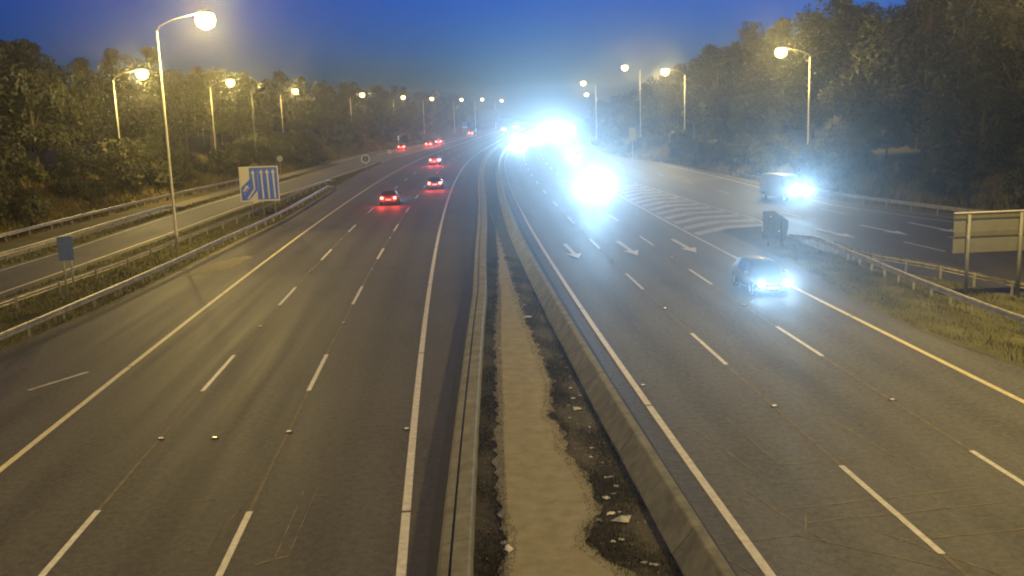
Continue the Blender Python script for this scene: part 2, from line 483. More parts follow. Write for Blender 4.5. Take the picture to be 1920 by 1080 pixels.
# right slip road: lines, arrows, dashes
edge(slipR, lambda s: slipRf(s)-1.7 if s < 84 else slipRf(s)-1.2, 45, 150, 0.16, M['white'], z=0.012)
edge(slipR, lambda s: gore(s)+0.05, 72, 117, 0.16, M['white'], z=0.012)
def ground_poly(parent, name, pts, z, m):
    return MB().poly([(x, y, z) for x, y in pts]).build(name, m, parent)
def line_xy(parent, name, a, b, wd, z, m):
    dx, dy = b[0]-a[0], b[1]-a[1]; l = math.hypot(dx, dy); nx, ny = -dy/l*wd/2, dx/l*wd/2
    return ground_poly(parent, name, [(a[0]+nx,a[1]+ny),(b[0]+nx,b[1]+ny),(b[0]-nx,b[1]-ny),(a[0]-nx,a[1]-ny)], z, m)
def arrow(parent, a, b, z=0.012, wd=0.28, hw=1.05, hl=2.3, m=None):
    """road arrow from tail a to tip b"""
    dx, dy = b[0]-a[0], b[1]-a[1]; l = math.hypot(dx, dy); ux, uy = dx/l, dy/l; px, py = -uy, ux
    def p(t, s): return (a[0]+ux*t+px*s, a[1]+uy*t+py*s)
    hb = l-hl
    pts = [p(0,-wd/2), p(hb+0.25,-wd/2), p(hb,-hw/2), p(l,0), p(hb,hw/2), p(hb+0.25,wd/2), p(0,wd/2)]
    return ground_poly(parent, 'lane_arrow', pts, z, m or M['white'])
arrow(roadR, (3.68,65.2), (4.15,58.4), m=M['white'])
arrow(roadR, (7.35,65.7), (7.85,58.9))
arrow(roadR, (11.15,65.9), (11.55,59.2))
arrow(slipR, (22.0,68.9), (23.05,63.5), 0.013)
arrow(slipR, (25.7,70.2), (26.75,64.0), 0.013)
arrow(slipR, (29.5,70.8), (30.4,63.9), 0.013)
line_xy(slipR, 'lane_dash', (25.15,61.0), (25.8,56.5), 0.15, 0.012, M['white'])
line_xy(slipR, 'lane_dash', (28.75,62.6), (29.6,57.5), 0.15, 0.012, M['white'])
line_xy(slipR, 'lane_dash', (23.3,76.5), (22.8,80.5), 0.15, 0.012, M['worn'])
line_xy(slipR, 'lane_dash', (27.2,77.5), (26.6,82.0), 0.15, 0.012, M['worn'])
for s_, o_ in ((98, 28.0), (113, 27.6), (128, 26.8)):
    dash(slipR if s_ < 110 else roadR, o_, s_, s_+5, 0.14, M['worn'], z=0.012)
# chevron hatching in the gore between main line and slip
tip = 17.04
for k in range(13):
    s0 = 66.5 + k*3.55
    ra = gore(s0+6) - 0.25
    wgap = ra - tip
    if wgap < 1.2: continue
    mid = tip + wgap*0.52
    # each stripe bends at the middle of the gore
    st = 1.65
    a0, a1 = P(s0, tip+0.3), P(s0+st, tip+0.3)
    m0_, m1_ = P(s0+3.3, mid), P(s0+3.3+st, mid)
    b0, b1 = P(s0+1.9+1.9, ra), P(s0+3.8+st*0.8, ra)
    mb = MB()
    mb.v = [(p_[0], p_[1], 0.0185) for p_ in (a0, m0_, b0, b1, m1_, a1)]
    mb.f = [(0, 1, 4, 5), (1, 2, 3, 4)]
    mb.build('hatch_stripe', M['worn'], roadR)
# induction loops sawn into the lanes, and scuffs
cuts = [((3.35,18.55),(5.85,18.95)), ((5.85,18.95),(8.2,17.3)), ((5.3,21.6),(6.3,18.6)), ((5.95,20.3),(10.9,21.2)), ((6.2,19.55),(10.9,20.3)),
        ((7.6,18.5),(10.6,18.9)), ((7.5,19.1),(9.7,16.2)), ((6.4,20.2),(6.0,18.9)), ((3.5,19.0),(4.8,16.8)),
        ((2.7,23.2),(4.9,23.6)), ((3.6,25.9),(4.9,26.2)), ((2.7,25.6),(3.5,21.8)), ((5.0,26.0),(5.9,22.5)), ((6.1,26.9),(6.6,23.0)), ((6.6,23.0),(9.8,23.4)),
        ((9.0,26.6),(9.8,22.3))]
for a_, b_ in cuts:
    n_ = 5
    mb = MB()
    for i in range(n_+1):
        t = i/n_
        x, y = a_[0]+(b_[0]-a_[0])*t+rnd.uniform(-.02,.02), a_[1]+(b_[1]-a_[1])*t+rnd.uniform(-.02,.02)
        dx, dy = b_[0]-a_[0], b_[1]-a_[1]; l = math.hypot(dx, dy); h_ = rnd.uniform(0.010, 0.026)
        mb.v += [(x-dy/l*h_, y+dx/l*h_, 0.0055), (x+dy/l*h_, y-dx/l*h_, 0.0055)]
        if i: mb.f.append((2*i-2, 2*i-1, 2*i+1, 2*i))
    mb.build('sealed_cut', M['cut'], roadR)
for a_, b_, ww in (((-5.25,22.3),(-5.1,18.5),.025), ((-4.95,22.5),(-4.85,19.0),.02), ((-5.45,18.4),(-4.8,18.8),.05), ((-5.6,21.8),(-4.6,22.0),.02), ((-8.3,21.9),(-6.4,21.95),.02), ((-6.5,21.9),(-6.7,19.2),.02)):
    line_xy(roadL, 'scuff_mark', a_, b_, ww, 0.0055, M['cut'])
line_xy(roadL, 'scuff_mark', (-16.9,32.3), (-15.8,34.6), 0.18, 0.0055, M['worn'])

# ------------------------------------------------------------------ median: two concrete barriers with infill between
def profile_wall(name, s_list, prof, m, parent=None, closed=True):
    """prof(s) -> list of (off, z) left to right"""
    mb = MB()
    for s in s_list:
        pr = prof(s)
        for o, z in pr: mb.v.append(P(s, o, z))
    n = len(pr)
    for k in range(len(s_list)-1):
        for i in range(n-1):
            mb.f.append((k*n+i, k*n+i+1, (k+1)*n+i+1, (k+1)*n+i))
    mb.f.append(tuple(range(n))); mb.f.append(tuple((len(s_list)-1)*n+i for i in range(n-1, -1, -1)))
    return mb.build(name, m, parent)
mbar = thing('median_barrier', 'low wide concrete barrier with a dark joint along its top, left of the median', 'barrier', group='concrete median barriers')
def profL(s):
    a, b = kerbL(s), kerbLr(s)
    return [(a-0.02, -0.04), (a+0.03, 0.42), (a+0.10, 0.52), (a+0.26, 0.55), (a+0.265, 0.50), (a+0.31, 0.50), (a+0.315, 0.58), (b-0.03, 0.62), (b, 0.58), (b+0.03, -0.04)]
segs = [-10, 0, 6, 12, 18, 24, 30, 36, 42, 48, 56, 64, 72, 84, 96, 110, 130, 160, 200, 260, 340, 480]
for a_, b_ in zip(segs[:-1], segs[1:]):
    profile_wall('concrete_unit', srange(a_+0.012, b_-0.012, 2.0), profL, M['concrete'], mbar)
strip('joint_filler', srange(-8, 120, 1.2), lambda s: kerbL(s)+0.272, lambda s: kerbL(s)+0.303, 0.53, M['dark'], mbar)
mbar2 = thing('median_barrier', 'tapered concrete barrier with a pale top edge, right of the median', 'barrier', group='concrete median barriers')
def profR(s):
    a = wallRl(s)
    return [(a, -0.04), (a+0.08, 0.06), (a+0.38, 0.42), (a+0.44, 0.54), (a+0.48, 0.56), (a+0.66, 0.56), (a+0.69, 0.52), (wallRr-0.08, 0.16), (wallRr, 0.06), (wallRr+0.01, -0.04)]
for a_, b_ in zip(segs[:-1], segs[1:]):
    profile_wall('concrete_unit', srange(a_+0.010, b_-0.010, 2.0), profR, M['concrete'], mbar2)
structure(strip('dark_strip', srange(-10, 200, 3), lambda s: kerbL(s)-0.28, lambda s: kerbL(s)-0.01, 0.006, M['strip_dark'], jit=0.03))  # dark strip along the foot of each median barrier
structure(strip('dark_strip', srange(-10, 120, 3), lambda s: wallRr+0.005, lambda s: wallRr+0.30, 0.006, M['strip_dark'], jit=0.03))
structure(strip('median_strip', srange(-10, 480, 2.5), kerbLr, wallRl, 0.0, M['soil'], nx=2))
pale_r = pw([(-10,3.6),(15,3.5),(17.2,3.45),(18.0,3.1),(18.6,2.85),(19.4,2.95),(20.2,3.35),(21.5,3.42),(22.6,3.35),(24.6,3.1),(26.5,3.25),(27.4,2.95),(28.5,3.2),(31,3.48),(41,3.42),(56,3.45),(70,3.4),(90,3.3)])
pale_l = pw([(-10,0.85),(17.5,0.9),(18.5,1.05),(19.5,1.15),(20.5,1.05),(22.6,1.10),(26,1.25),(28,1.45),(30,1.5),(32.5,1.62),(38,1.85),(46,2.3),(60,3.0),(75,3.35),(90,3.3)])
structure(strip('median_infill', srange(-8, 88, 0.16), lambda s: pale_l(s)+0.05*math.sin(s*7.3)+0.04*math.sin(s*3.1), lambda s: pale_r(s)+0.06*math.sin(s*5.9)+0.05*math.sin(s*2.3), 0.02, M['median'], nx=2, jit=0.05))

# ------------------------------------------------------------------ lamp columns
def make_lamp(label, x, y, ztop, side, z0=0.0, lit=True, arm=2.85, power=1.0, ang=None):
    """side +1: arm to the right (towards +X)"""
    t = thing('lamp_post', label, 'lamp post', (x, y, z0), 0.0, 'lamp posts along the motorway')
    H = ztop - z0
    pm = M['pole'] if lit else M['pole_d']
    MB().lathe([(0.13,0),(0.13,1.3),(0.10,1.45),(0.085,H*0.6),(0.055,H)], n=10).build('pole', pm, t, True)
    MB().box(-0.05,0.05,-0.137,-0.125,0.5,1.15).build('door', M['post'], t)
    MB().box(-0.2,0.2,-0.2,0.2,-0.25,0.03).build('base_plate', M['post'], t)
    a = ang if ang is not None else (0.0 if side > 0 else math.pi)
    ca, sa = math.cos(a), math.sin(a)
    ax, ay = ca*arm, sa*arm
    MB().tube([(0,0,H-0.05),(ca*0.2,sa*0.2,H+0.30),(ca*1.1,sa*1.1,H+0.70),(ax,ay,H+1.05)], [0.045,0.038,0.03,0.026], 7).build('arm', M['pole_d'], t, True)
    # luminaire: canopy over a bowl, oversized so its glow stands in for lens glare
    hz = H+1.05
    def loc(u, v, z): return (ca*(arm+u)-sa*v, sa*(arm+u)+ca*v, hz+z)
    mb = MB()
    prof = [(-0.05,0.10,0.07),(0.1,0.38,0.17),(0.5,0.50,0.24),(0.92,0.38,0.17),(1.02,0.08,0.06)]
    for u, hw, h in prof:
        for v, z in ((-hw,0.0),(-hw*0.8,h*0.7),(0,h),(hw*0.8,h*0.7),(hw,0.0)):
            mb.v.append(loc(u, v, z))
    for k in range(len(prof)-1):
        for i in range(4):
            mb.f.append((k*5+i, k*5+i+1, (k+1)*5+i+1, (k+1)*5+i))
        mb.f.append((k*5+4, k*5, (k+1)*5, (k+1)*5+4))
    mb.f += [(0,1,2,3,4), (24,23,22,21,20)]
    hd = mb.build('lamp_head', M['housing'], t, True)
    mb = MB()
    rings = [(0.0,0.55),(0.2,0.88),(0.55,1.0),(0.95,0.80),(1.20,0.2)]
    n = 12
    for dz, r in rings:
        for j in range(n):
            b = 2*math.pi*j/n
            mb.v.append(loc(0.5+0.72*r*math.cos(b), 0.72*r*math.sin(b), 0.10-dz))
    for k in range(len(rings)-1):
        for j in range(n):
            j2 = (j+1) % n
            mb.f.append((k*n+j, k*n+j2, (k+1)*n+j2, (k+1)*n+j))
    mb.f.append(tuple(4*n+j for j in range(n)))
    mb.build('bowl', M['bowl'] if lit else M['glass'], hd, True)
    if lit:
        ld = bpy.data.lights.new('lamp_light', 'POINT')
        ld.energy = LAMP_W*power; ld.color = LAMP_COL; ld.shadow_soft_size = 0.5
        lo = link('lamp_light', ld, t)
        lo.location = loc(0.5, 0, -0.60)
    return t
A = math.atan2
lamps = [
 ('tallest nearest left lamp post, on the grass between barriers, with a big glaring lamp', -23.6, 67.7, 15.2, +1, 0.0, 1.0),
 ('lit lamp post leftmost in view, in front of the yellow-lit bushes', -44.4, 111.7, 14.0, +1, 0.6, 1.0),
 ('lit lamp post on the left bank just left of the blue lane sign', -48.0, 160.0, 14.6, +1, 1.5, 1.0),
 ('lit lamp post on the left bank just right of the blue lane sign', -50.0, 218.0, 14.5, +1, 1.6, 0.6),
 ('lit lamp post on the left bank above the round ringed sign', -42.5, 268.0, 14.4, +1, 1.4, 0.45),
 ('lit lamp post on the left bank above the leftmost distant tail lights', -37.2, 324.0, 14.4, +1, 1.4, 0.35),
 ('lit lamp post far left, seventh along the left bank', -31.1, 368.0, 14.4, +1, 1.4, 0.25),
 ('faint lit lamp post far off just left of the small blue sign', -22.0, 412.0, 14.4, +1, 1.4, 0.2),
 ('faint lit lamp post far off just right of the small blue sign', -14.0, 440.0, 14.6, +1, 1.2, 0.15),
 ('farthest lit lamp post on the left, behind the dark gantry board', -5.6, 505.0, 14.6, +1, 1.2, 0.2),
 ('nearest right lamp post, behind the van, its lamp a big glaring ball', 35.3, 114.0, 14.2, -1, 0.5, 1.0),
 ('second right lamp post, bright lamp on a left-pointing arm before dark trees', 30.8, 168.7, 14.4, -1, 0.6, 1.0),
 ('third right lamp post, smaller lamp beside the bright second one', 29.5, 215.0, 17.2, -1, 0.8, 0.6),
 ('small far right lamp post, upper of two distant lamps over the headlight glare', 24.6, 268.0, 15.6, -1, 0.6, 0.3),
 ('tiny farthest right lamp post, lower of two distant lamps over the headlight glare', 31.0, 336.0, 13.6, -1, 0.8, 0.2),
]
for lb, x, y, zt, sd, z0, pwr in lamps:
    make_lamp(lb, x, y, zt, sd, z0, power=pwr)
make_lamp('thin unlit dark lamp post standing behind the blue lane sign', -42.4, 164.0, 13.8, +1, 1.2, lit=False, arm=1.2)
# out of frame: left row continued, right two added to light road and verge
make_lamp('lamp post of the left row beside the camera', -23.9, 16.0, 15.2, +1, 0.0, power=0.7)
make_lamp('added lamp post out of view on the right verge, lighting verge and sign', 23.0, 36.0, 15.4, -1, 0.0, power=1.1)
make_lamp('added lamp post out of view beside the camera, lighting the right road', 24.5, -2.0, 15.0, -1, 0.0, power=1.3)

# ------------------------------------------------------------------ steel crash barriers
def w_profile():
    return [(0.0,0.0),(0.055,0.03),(0.055,0.10),(0.0,0.14),(0.0,0.17),(0.055,0.21),(0.055,0.28),(0.0,0.31)]
def barrier(label, pts, face, z=0.42, spacing=3.15, ramp0=False, ramp1=False, hz=lambda x, y: 0.0):
    """pts: list of (x,y); face +1 rail on the right of the travel direction (pts order)"""
    Pn = [np.array(p, float) for p in pts]
    d = [0.0]
    for a, b in zip(Pn[:-1], Pn[1:]): d.append(d[-1] + float(np.linalg.norm(b-a)))
    def at(t):
        x = float(np.interp(t, d, [p[0] for p in Pn])); y = float(np.interp(t, d, [p[1] for p in Pn]))
        t2 = min(t+0.5, d[-1]); t1 = max(t2-1.0, 0)
        dx = np.interp(t2, d, [p[0] for p in Pn]) - np.interp(t1, d, [p[0] for p in Pn])
        dy = np.interp(t2, d, [p[1] for p in Pn]) - np.interp(t1, d, [p[1] for p in Pn])
        l = math.hypot(dx, dy); return x, y, dx/l, dy/l
    o = thing('crash_barrier', label, 'crash barrier', (Pn[0][0], Pn[0][1], 0), 0, 'steel crash barriers')
    ox, oy = Pn[0]
    prof = w_profile()
    tot = d[-1]
    nb = max(1, int(round(tot/(spacing*4))))
    def zoff(t):
        zz = z
        if ramp0 and t < 6: zz -= (z+0.22)*(1-t/6)
        if ramp1 and t > tot-6: zz -= (z+0.22)*(1-(tot-t)/6)
        return zz
    for k in range(nb):                                           # one rail length at a time, lapped at the joints
        t0, t1 = tot*k/nb, min(tot, tot*(k+1)/nb + (0.25 if k < nb-1 else 0))
        mb = MB(); n = max(2, int((t1-t0)/1.6)); m_ = len(prof)
        for i in range(n+1):
            t = t0+(t1-t0)*i/n
            x, y, dx, dy = at(t)
            nx, ny = dy*face, -dx*face
            e = 0.004*(k % 2)
            g = hz(x, y)
            for u, v in prof:
                mb.v.append((x+nx*(u+0.085+e)-ox, y+ny*(u+0.085+e)-oy, zoff(t)+v+g))
            for u, v in reversed(prof):
                mb.v.append((x+nx*(u+0.079+e)-ox, y+ny*(u+0.079+e)-oy, zoff(t)+v+g))
        w2 = 2*m_
        for i in range(n):
            for j in range(w2):
                j2 = (j+1) % w2
                mb.f.append((i*w2+j, i*w2+j2, (i+1)*w2+j2, (i+1)*w2+j))
        mb.f.append(tuple(range(w2-1, -1, -1))); mb.f.append(tuple(n*w2+j for j in range(w2)))
        mb.build('rail', M['galv'], o)
    pm = MB().box(-0.05,0.05,-0.03,0.03,-0.3,0.0).box(-0.05,-0.042,-0.035,0.035,-0.3,0.0)
    np_ = int(tot/spacing)
    meshes = {}
    for k in range(np_+1):
        t = min(tot-0.1, k*spacing + 0.6)
        zt = zoff(t)+0.27
        if zt < 0.15: continue
        key = round(zt, 2)
        if key not in meshes:
            meshes[key] = MB().box(-0.05,0.05,-0.032,0.032,-0.35,zt).mesh('post', M['post'])
        x, y, dx, dy = at(t)
        p = link('post', meshes[key], o)
        p.location = (x-ox, y-oy, hz(x, y)); p.rotation_euler = (0, 0, math.atan2(dy, dx)+math.pi/2+rnd.uniform(-.03,.03))
        xb = MB()
    return o
def roadpts(fo, s0, s1, st=6): return [P(s, fo(s))[:2] for s in srange(s0, s1, st)]
barrier('near left crash barrier with bright rail along the hard shoulder, before the blue lane sign', [(-21.6,18),(-21.35,30),(-21.1,39.9),(-20.9,49),(-20.85,58.5),(-20.95,65.3),(-21.0,82),(-21.3,92),(-22.1,108),(-23.2,128)], +1, ramp1=True, spacing=3.2)
barrier('left crash barrier seen from behind along the near side of the slip road', [(-25.4,30),(-24.8,47.6),(-24.1,60),(-24.3,72),(-24.2,85),(-24.3,102),(-24.9,120),(-24.8,140)], -1, ramp1=True, spacing=4.2)
barrier('left crash barrier with lit top rail beyond the slip road, before the pale path', [P(s, slipLf(s)-1.9)[:2] for s in srange(35, 106, 5)], +1, ramp1=True, spacing=3.2)
barrier('leftmost crash barrier at the foot of the bushy bank, behind the pale path', [P(s, bankL(s)+0.15)[:2] for s in srange(62, 150, 6)], +1, spacing=4.2, hz=lambda x, y: 0.0)
barrier('right crash barrier with bright rail running from the gore nose along the main road', [(19.4,66),(19.25,58),(19.25,52),(19.15,45),(19.3,38),(19.8,31),(20.5,24),(21.4,16)], +1, ramp0=True, spacing=1.85)
barrier('right crash barrier with pale posts curving away along the exit slip road', [(19.35,57.5),(19.9,52),(21.4,48.4),(22.5,44),(24.0,39),(26.0,33),(28.6,26),(32,18)], -1, spacing=2.4)
barrier('faint far right crash barrier at the foot of the dark trees beyond the slip road', [P(s, slipRf(s)+0.9)[:2] for s in srange(52, 118, 5)], +1, spacing=3.2)

# ------------------------------------------------------------------ signs
# lane gain sign
sx, sy = -22.95, 89.0
sign = thing('road_sign', 'blue and white lane diagram sign with upward arrows on three posts by the left barrier', 'road sign', (sx, sy, 0), R(4))
SW, SZ0, SZ1 = 3.55, 1.65, 4.85
hx = SW/2
MB().box(-hx, hx, 0.0, 0.05, SZ0, SZ1).build('panel', M['sign_white'], sign)
def sg(u, v):   # u,v in sign-picture units: 0..1 across, 0..1 down
    return (-hx + u*SW, SZ1 - v*(SZ1-SZ0))
def plate(name, pts, y, m, th=0.006):
    return MB().prism([(sg(u, v)[0], y, sg(u, v)[1]) for u, v in pts], (0, -th, 0)).build(name, m, sign)
blue1 = [(0.26,0.035),(0.97,0.035),(0.97,0.955),(0.44,0.955),(0.44,0.70),(0.22,0.965),(0.03,0.965),(0.03,0.60),(0.26,0.36)]
plate('blue_field', blue1, -0.004, M['sign_blue'])
def s_arrow(pts, wd, hw, hl, y=-0.014):
    """arrow along a polyline in metres on the sign plane"""
    Q = [np.array(sg(*p)) for p in pts]
    e = Q[-1]-Q[-2]; e /= np.linalg.norm(e); pe = np.array((-e[1], e[0]))
    base = Q[-1]-e*hl
    Q2 = Q[:-1]+[base+e*0.02]
    L_, R_ = [], []
    for i, p in enumerate(Q2):
        d1 = Q2[min(i+1, len(Q2)-1)]-Q2[max(i-1, 0)]; d1 /= np.linalg.norm(d1); pn = np.array((-d1[1], d1[0]))
        L_.append(p+pn*wd/2); R_.append(p-pn*wd/2)
    pts2 = R_ + [base-pe*hw/2, Q[-1], base+pe*hw/2] + L_[::-1]
    return MB().prism([(p[0], y, p[1]) for p in pts2], (0, -0.004, 0)).build('arrow', M['sign_white'], sign)
for u in (0.565, 0.715, 0.865):
    s_arrow([(u+0.02,0.93),(u,0.09)], 0.15, 0.40, 0.34)
s_arrow([(0.185,0.93),(0.375,0.64),(0.365,0.5),(0.352,0.10)], 0.15, 0.40, 0.34)
s_arrow([(0.09,0.70),(0.215,0.53)], 0.16, 0.42, 0.30)
for k in range(8):
    v0 = 0.14+k*0.075
    plate('lane_dash', [(0.462,v0),(0.474,v0),(0.474,v0+0.035),(0.462,v0+0.035)], -0.014, M['sign_white'], 0.003)
for k in range(3):
    a_, b_ = 0.10+k*0.055, 0.80-k*0.085
    plate('lane_dash', [(a_,b_),(a_+0.03,b_-0.045),(a_+0.042,b_-0.038),(a_+0.012,b_+0.007)], -0.014, M['sign_white'], 0.003)
for u in (0.27, 0.56, 0.86):
    x = -hx+u*SW
    MB().tube([(x,0.12,-0.3),(x,0.12,SZ1-0.2)], 0.057, 10).build('post', M['post'], sign, True)
for z in (SZ0+0.5, SZ1-0.6):
    MB().box(-hx+0.1, hx-0.1, 0.052, 0.07, z-0.03, z+0.03).build('bracket', M['post'], sign)
# small weathered sign, far left
s2 = thing('road_sign', 'small narrow dull blue sign on two posts by the near left barrier', 'road sign', (-23.0, 49.4, 0), R(22))
MB().box(-0.36,0.36,0,0.03,2.15,3.40).build('panel', M['sign_bluepale'], s2)
MB().prism([(-0.33,-0.003,2.18),(0.33,-0.003,2.18),(0.33,-0.003,3.37),(-0.33,-0.003,3.37)], (0,-0.004,0)).build('face', M['sign_bluepale'], s2)
for x in (-0.17, 0.2):
    MB().tube([(x,0.08,-0.3),(x,0.08,3.42)], 0.05, 8).build('post', M['post'], s2, True)
# back of the two-tier direction sign at the right edge
s3 = thing('road_sign', 'pale back of a wide two-tier sign at the right edge on tall posts', 'road sign', (19.75, 42.5, 0), R(4))
MB().box(0.0,5.0,0.0,0.03,2.12,2.92).build('panel', M['sign_back'], s3)
MB().box(0.0,5.0,0.0,0.03,3.03,3.90).build('panel', M['sign_back'], s3)
MB().box(0.02,4.98,-0.05,-0.003,2.86,3.08).build('stringer', M['sign_rail'], s3)
MB().box(0.02,4.98,-0.05,-0.003,3.66,3.80).build('stringer', M['sign_rail'], s3)
MB().box(-0.02,5.02,-0.06,0.05,3.903,3.95).build('top_cap', M['sign_white'], s3)
for x in (0.62, 3.05):
    MB().tube([(x,-0.14,-0.3),(x,-0.14,3.86)], 0.085, 10).build('post', M['sign_back'], s3, True)
# dark board at the gore nose
s4 = thing('road_sign', 'dark back of a tall board at the gore nose behind the oncoming car', 'road sign', (17.2, 61.5, 0), R(3))
MB().prism([(-0.95,0,0.35),(0.55,0,0.35),(0.72,0,1.15),(0.72,0,1.55),(-0.2,0,2.2),(-0.95,0,2.2)], (0,0.05,0)).build('panel', M['sign_dark'], s4)
MB().box(-0.99,-0.952,-0.01,0.05,0.9,1.5).build('edge_trim', M['sign_white'], s4)
for x in (-0.6, 0.3):
    MB().tube([(x,-0.07,-0.3),(x,-0.07,1.9)], 0.05, 8).build('post', M['sign_dark'], s4, True)
for x, z in ((-0.45,1.85),(0.1,0.9)):
    MB().lathe([(0.045,-0.02),(0.045,-0.001)], 'y', (x,-0.002,z), 10).build('reflector', M['stud'], s4)
# round signs on the left
def round_sign(label, x, y, zc, dia, ring=True, rz=0.0):
    t = thing('round_sign', label, 'road sign', (x, y, 0), rz, 'round signs near the left merge')
    MB().tube([(0,0.06,-0.3),(0,0.06,zc+dia*0.3)], 0.045, 8).build('post', M['post'], t, True)
    MB().lathe([(dia/2,0.0),(dia/2,0.03)], 'y', (0,0,zc), 24).build('plate', M['sign_white'], t)
    if ring:
        MB().lathe([(dia*0.36,-0.006),(dia*0.36,-0.002)], 'y', (0,0,zc), 24).build('centre', M['sign_dark'], t)
        MB().prism([(-dia*0.16,-0.008,zc-dia*0.2),(dia*0.16,-0.008,zc-dia*0.2),(dia*0.05,-0.008,zc+dia*0.24),(-dia*0.06,-0.008,zc+dia*0.24)], (0,-0.003,0)).build('symbol', M['sign_back'], t)
    return t
round_sign('round pale-ringed sign with dark centre on the grass at the slip road merge', -23.9, 163.0, 2.1, 1.5)
round_sign('plain pale round sign just left of the merging cars', -25.0, 206.0, 1.6, 1.0, ring=False)
round_sign('small round sign at the foot of the lamp post right of the lane sign', -36.4, 155.0, 2.9, 0.95, ring=False)
# small blue sign far off
s5 = thing('road_sign', 'small far blue square sign on the left above a red-lit car', 'road sign', (-16.2, 378, 0), 0)
MB().box(-1.0,1.0,0,0.05,4.2,6.2).build('panel', M['sign_blue'], s5)
MB().box(-1.0,1.0,0,0.05,3.7,4.195).build('footer', M['sign_white'], s5)
for x in (-0.6, 0.6): MB().tube([(x,0.12,-0.3),(x,0.12,6)], 0.06, 8).build('post', M['post'], s5, True)
# white marker post
s6 = thing('marker_post', 'slim white marker post right of the leftmost distant tail lights', 'marker post', (-31.6, 283, 0), 0)
MB().box(-0.06,0.06,-0.03,0.03,-0.2,2.6).build('post', M['post'], s6)
MB().box(-0.22,0.22,-0.06,-0.032,2.1,3.4).build('plate', M['sign_white'], s6)
# pale sign on the right bank
s7 = thing('road_sign', 'pale upright sign on a single post before the dark right-hand trees', 'road sign', (22.4, 174.0, 0), R(-6))
MB().box(-0.6,0.6,0,0.04,3.3,5.6).build('panel', M['sign_rail'], s7)
MB().tube([(0,0.1,-0.3),(0,0.1,5.2)], 0.07, 8).build('post', M['post'], s7, True)
# dark gantry board far ahead
g = thing('gantry_sign', 'dark message board on a mast far ahead on the left', 'gantry sign', (-8.5, 450, 0), 0)
MB().tube([(-6.0,0,-0.3),(-6.0,0,10.6)], 0.28, 10).build('mast', M['sign_dark'], g, True)
MB().box(-6.0,5.2,-0.15,0.15,10.0,10.4).build('beam', M['sign_dark'], g)
MB().box(-4.6,5.6,-0.5,-0.16,4.6,10.6).build('board', M['sign_dark'], g)

# ------------------------------------------------------------------ vehicles (local +Y = front, origin on the ground at the middle)
STN = {   # y, z0, shoulder z, half width, roof half width, top z
 'hatch': [(-2.10,0.38,0.85,0.72,0.60,0.90),(-2.02,0.24,0.92,0.83,0.66,1.02),(-1.72,0.22,0.95,0.88,0.60,1.40),(-1.0,0.20,0.94,0.89,0.59,1.47),(-0.1,0.20,0.93,0.89,0.60,1.48),(0.45,0.20,0.92,0.89,0.60,1.40),(1.18,0.20,0.92,0.88,0.68,0.97),(1.75,0.22,0.80,0.85,0.66,0.84),(2.08,0.26,0.66,0.76,0.58,0.70),(2.15,0.36,0.58,0.66,0.52,0.60)],
 'saloon': [(-2.30,0.40,0.86,0.72,0.60,0.90),(-2.22,0.26,0.93,0.84,0.66,0.98),(-1.65,0.22,0.95,0.88,0.66,1.02),(-1.05,0.20,0.94,0.89,0.58,1.38),(-0.3,0.20,0.93,0.89,0.60,1.44),(0.4,0.20,0.92,0.89,0.60,1.36),(1.15,0.20,0.91,0.88,0.68,0.95),(1.80,0.22,0.78,0.85,0.66,0.82),(2.15,0.26,0.66,0.76,0.58,0.70),(2.24,0.36,0.58,0.66,0.52,0.60)],
 'suv': [(-2.20,0.45,1.00,0.76,0.66,1.06),(-2.12,0.32,1.08,0.88,0.70,1.18),(-1.85,0.28,1.10,0.92,0.66,1.62),(-1.0,0.26,1.09,0.93,0.65,1.70),(0.0,0.26,1.08,0.93,0.66,1.70),(0.55,0.26,1.07,0.93,0.66,1.58),(1.15,0.26,1.06,0.92,0.72,1.12),(1.85,0.28,0.98,0.90,0.70,1.02),(2.15,0.32,0.82,0.82,0.62,0.86),(2.22,0.45,0.72,0.72,0.56,0.75)],
 'van': [(-2.62,0.50,1.30,0.92,0.80,2.30),(-2.58,0.36,1.35,0.97,0.84,2.38),(-1.2,0.34,1.35,0.98,0.84,2.42),(0.2,0.34,1.35,0.98,0.84,2.42),(0.95,0.34,1.34,0.98,0.82,2.36),(1.25,0.34,1.33,0.98,0.80,2.22),(1.95,0.34,1.26,0.97,0.76,1.34),(2.40,0.36,1.02,0.93,0.70,1.10),(2.58,0.42,0.86,0.86,0.64,0.92),(2.64,0.52,0.72,0.78,0.60,0.76)],
}
WIN = {'hatch': (1, 3, (5, 6)), 'saloon': (2, 3, (5, 6)), 'suv': (1, 2, (5, 6)), 'van': (None, 4, (5, 6))}
def ring(st):
    y, z0, zs, hw, rw, zt = st
    pts = [(-hw*0.86, z0), (-hw, z0+0.14), (-hw*1.0, (z0+zs)/2), (-hw*0.965, zs), (-rw, zt-0.035), (-rw*0.8, zt), (0, zt+0.02)]
    full = pts + [(-x, z) for x, z in pts[-2::-1]]
    return [(x, y, z) for x, z in full]
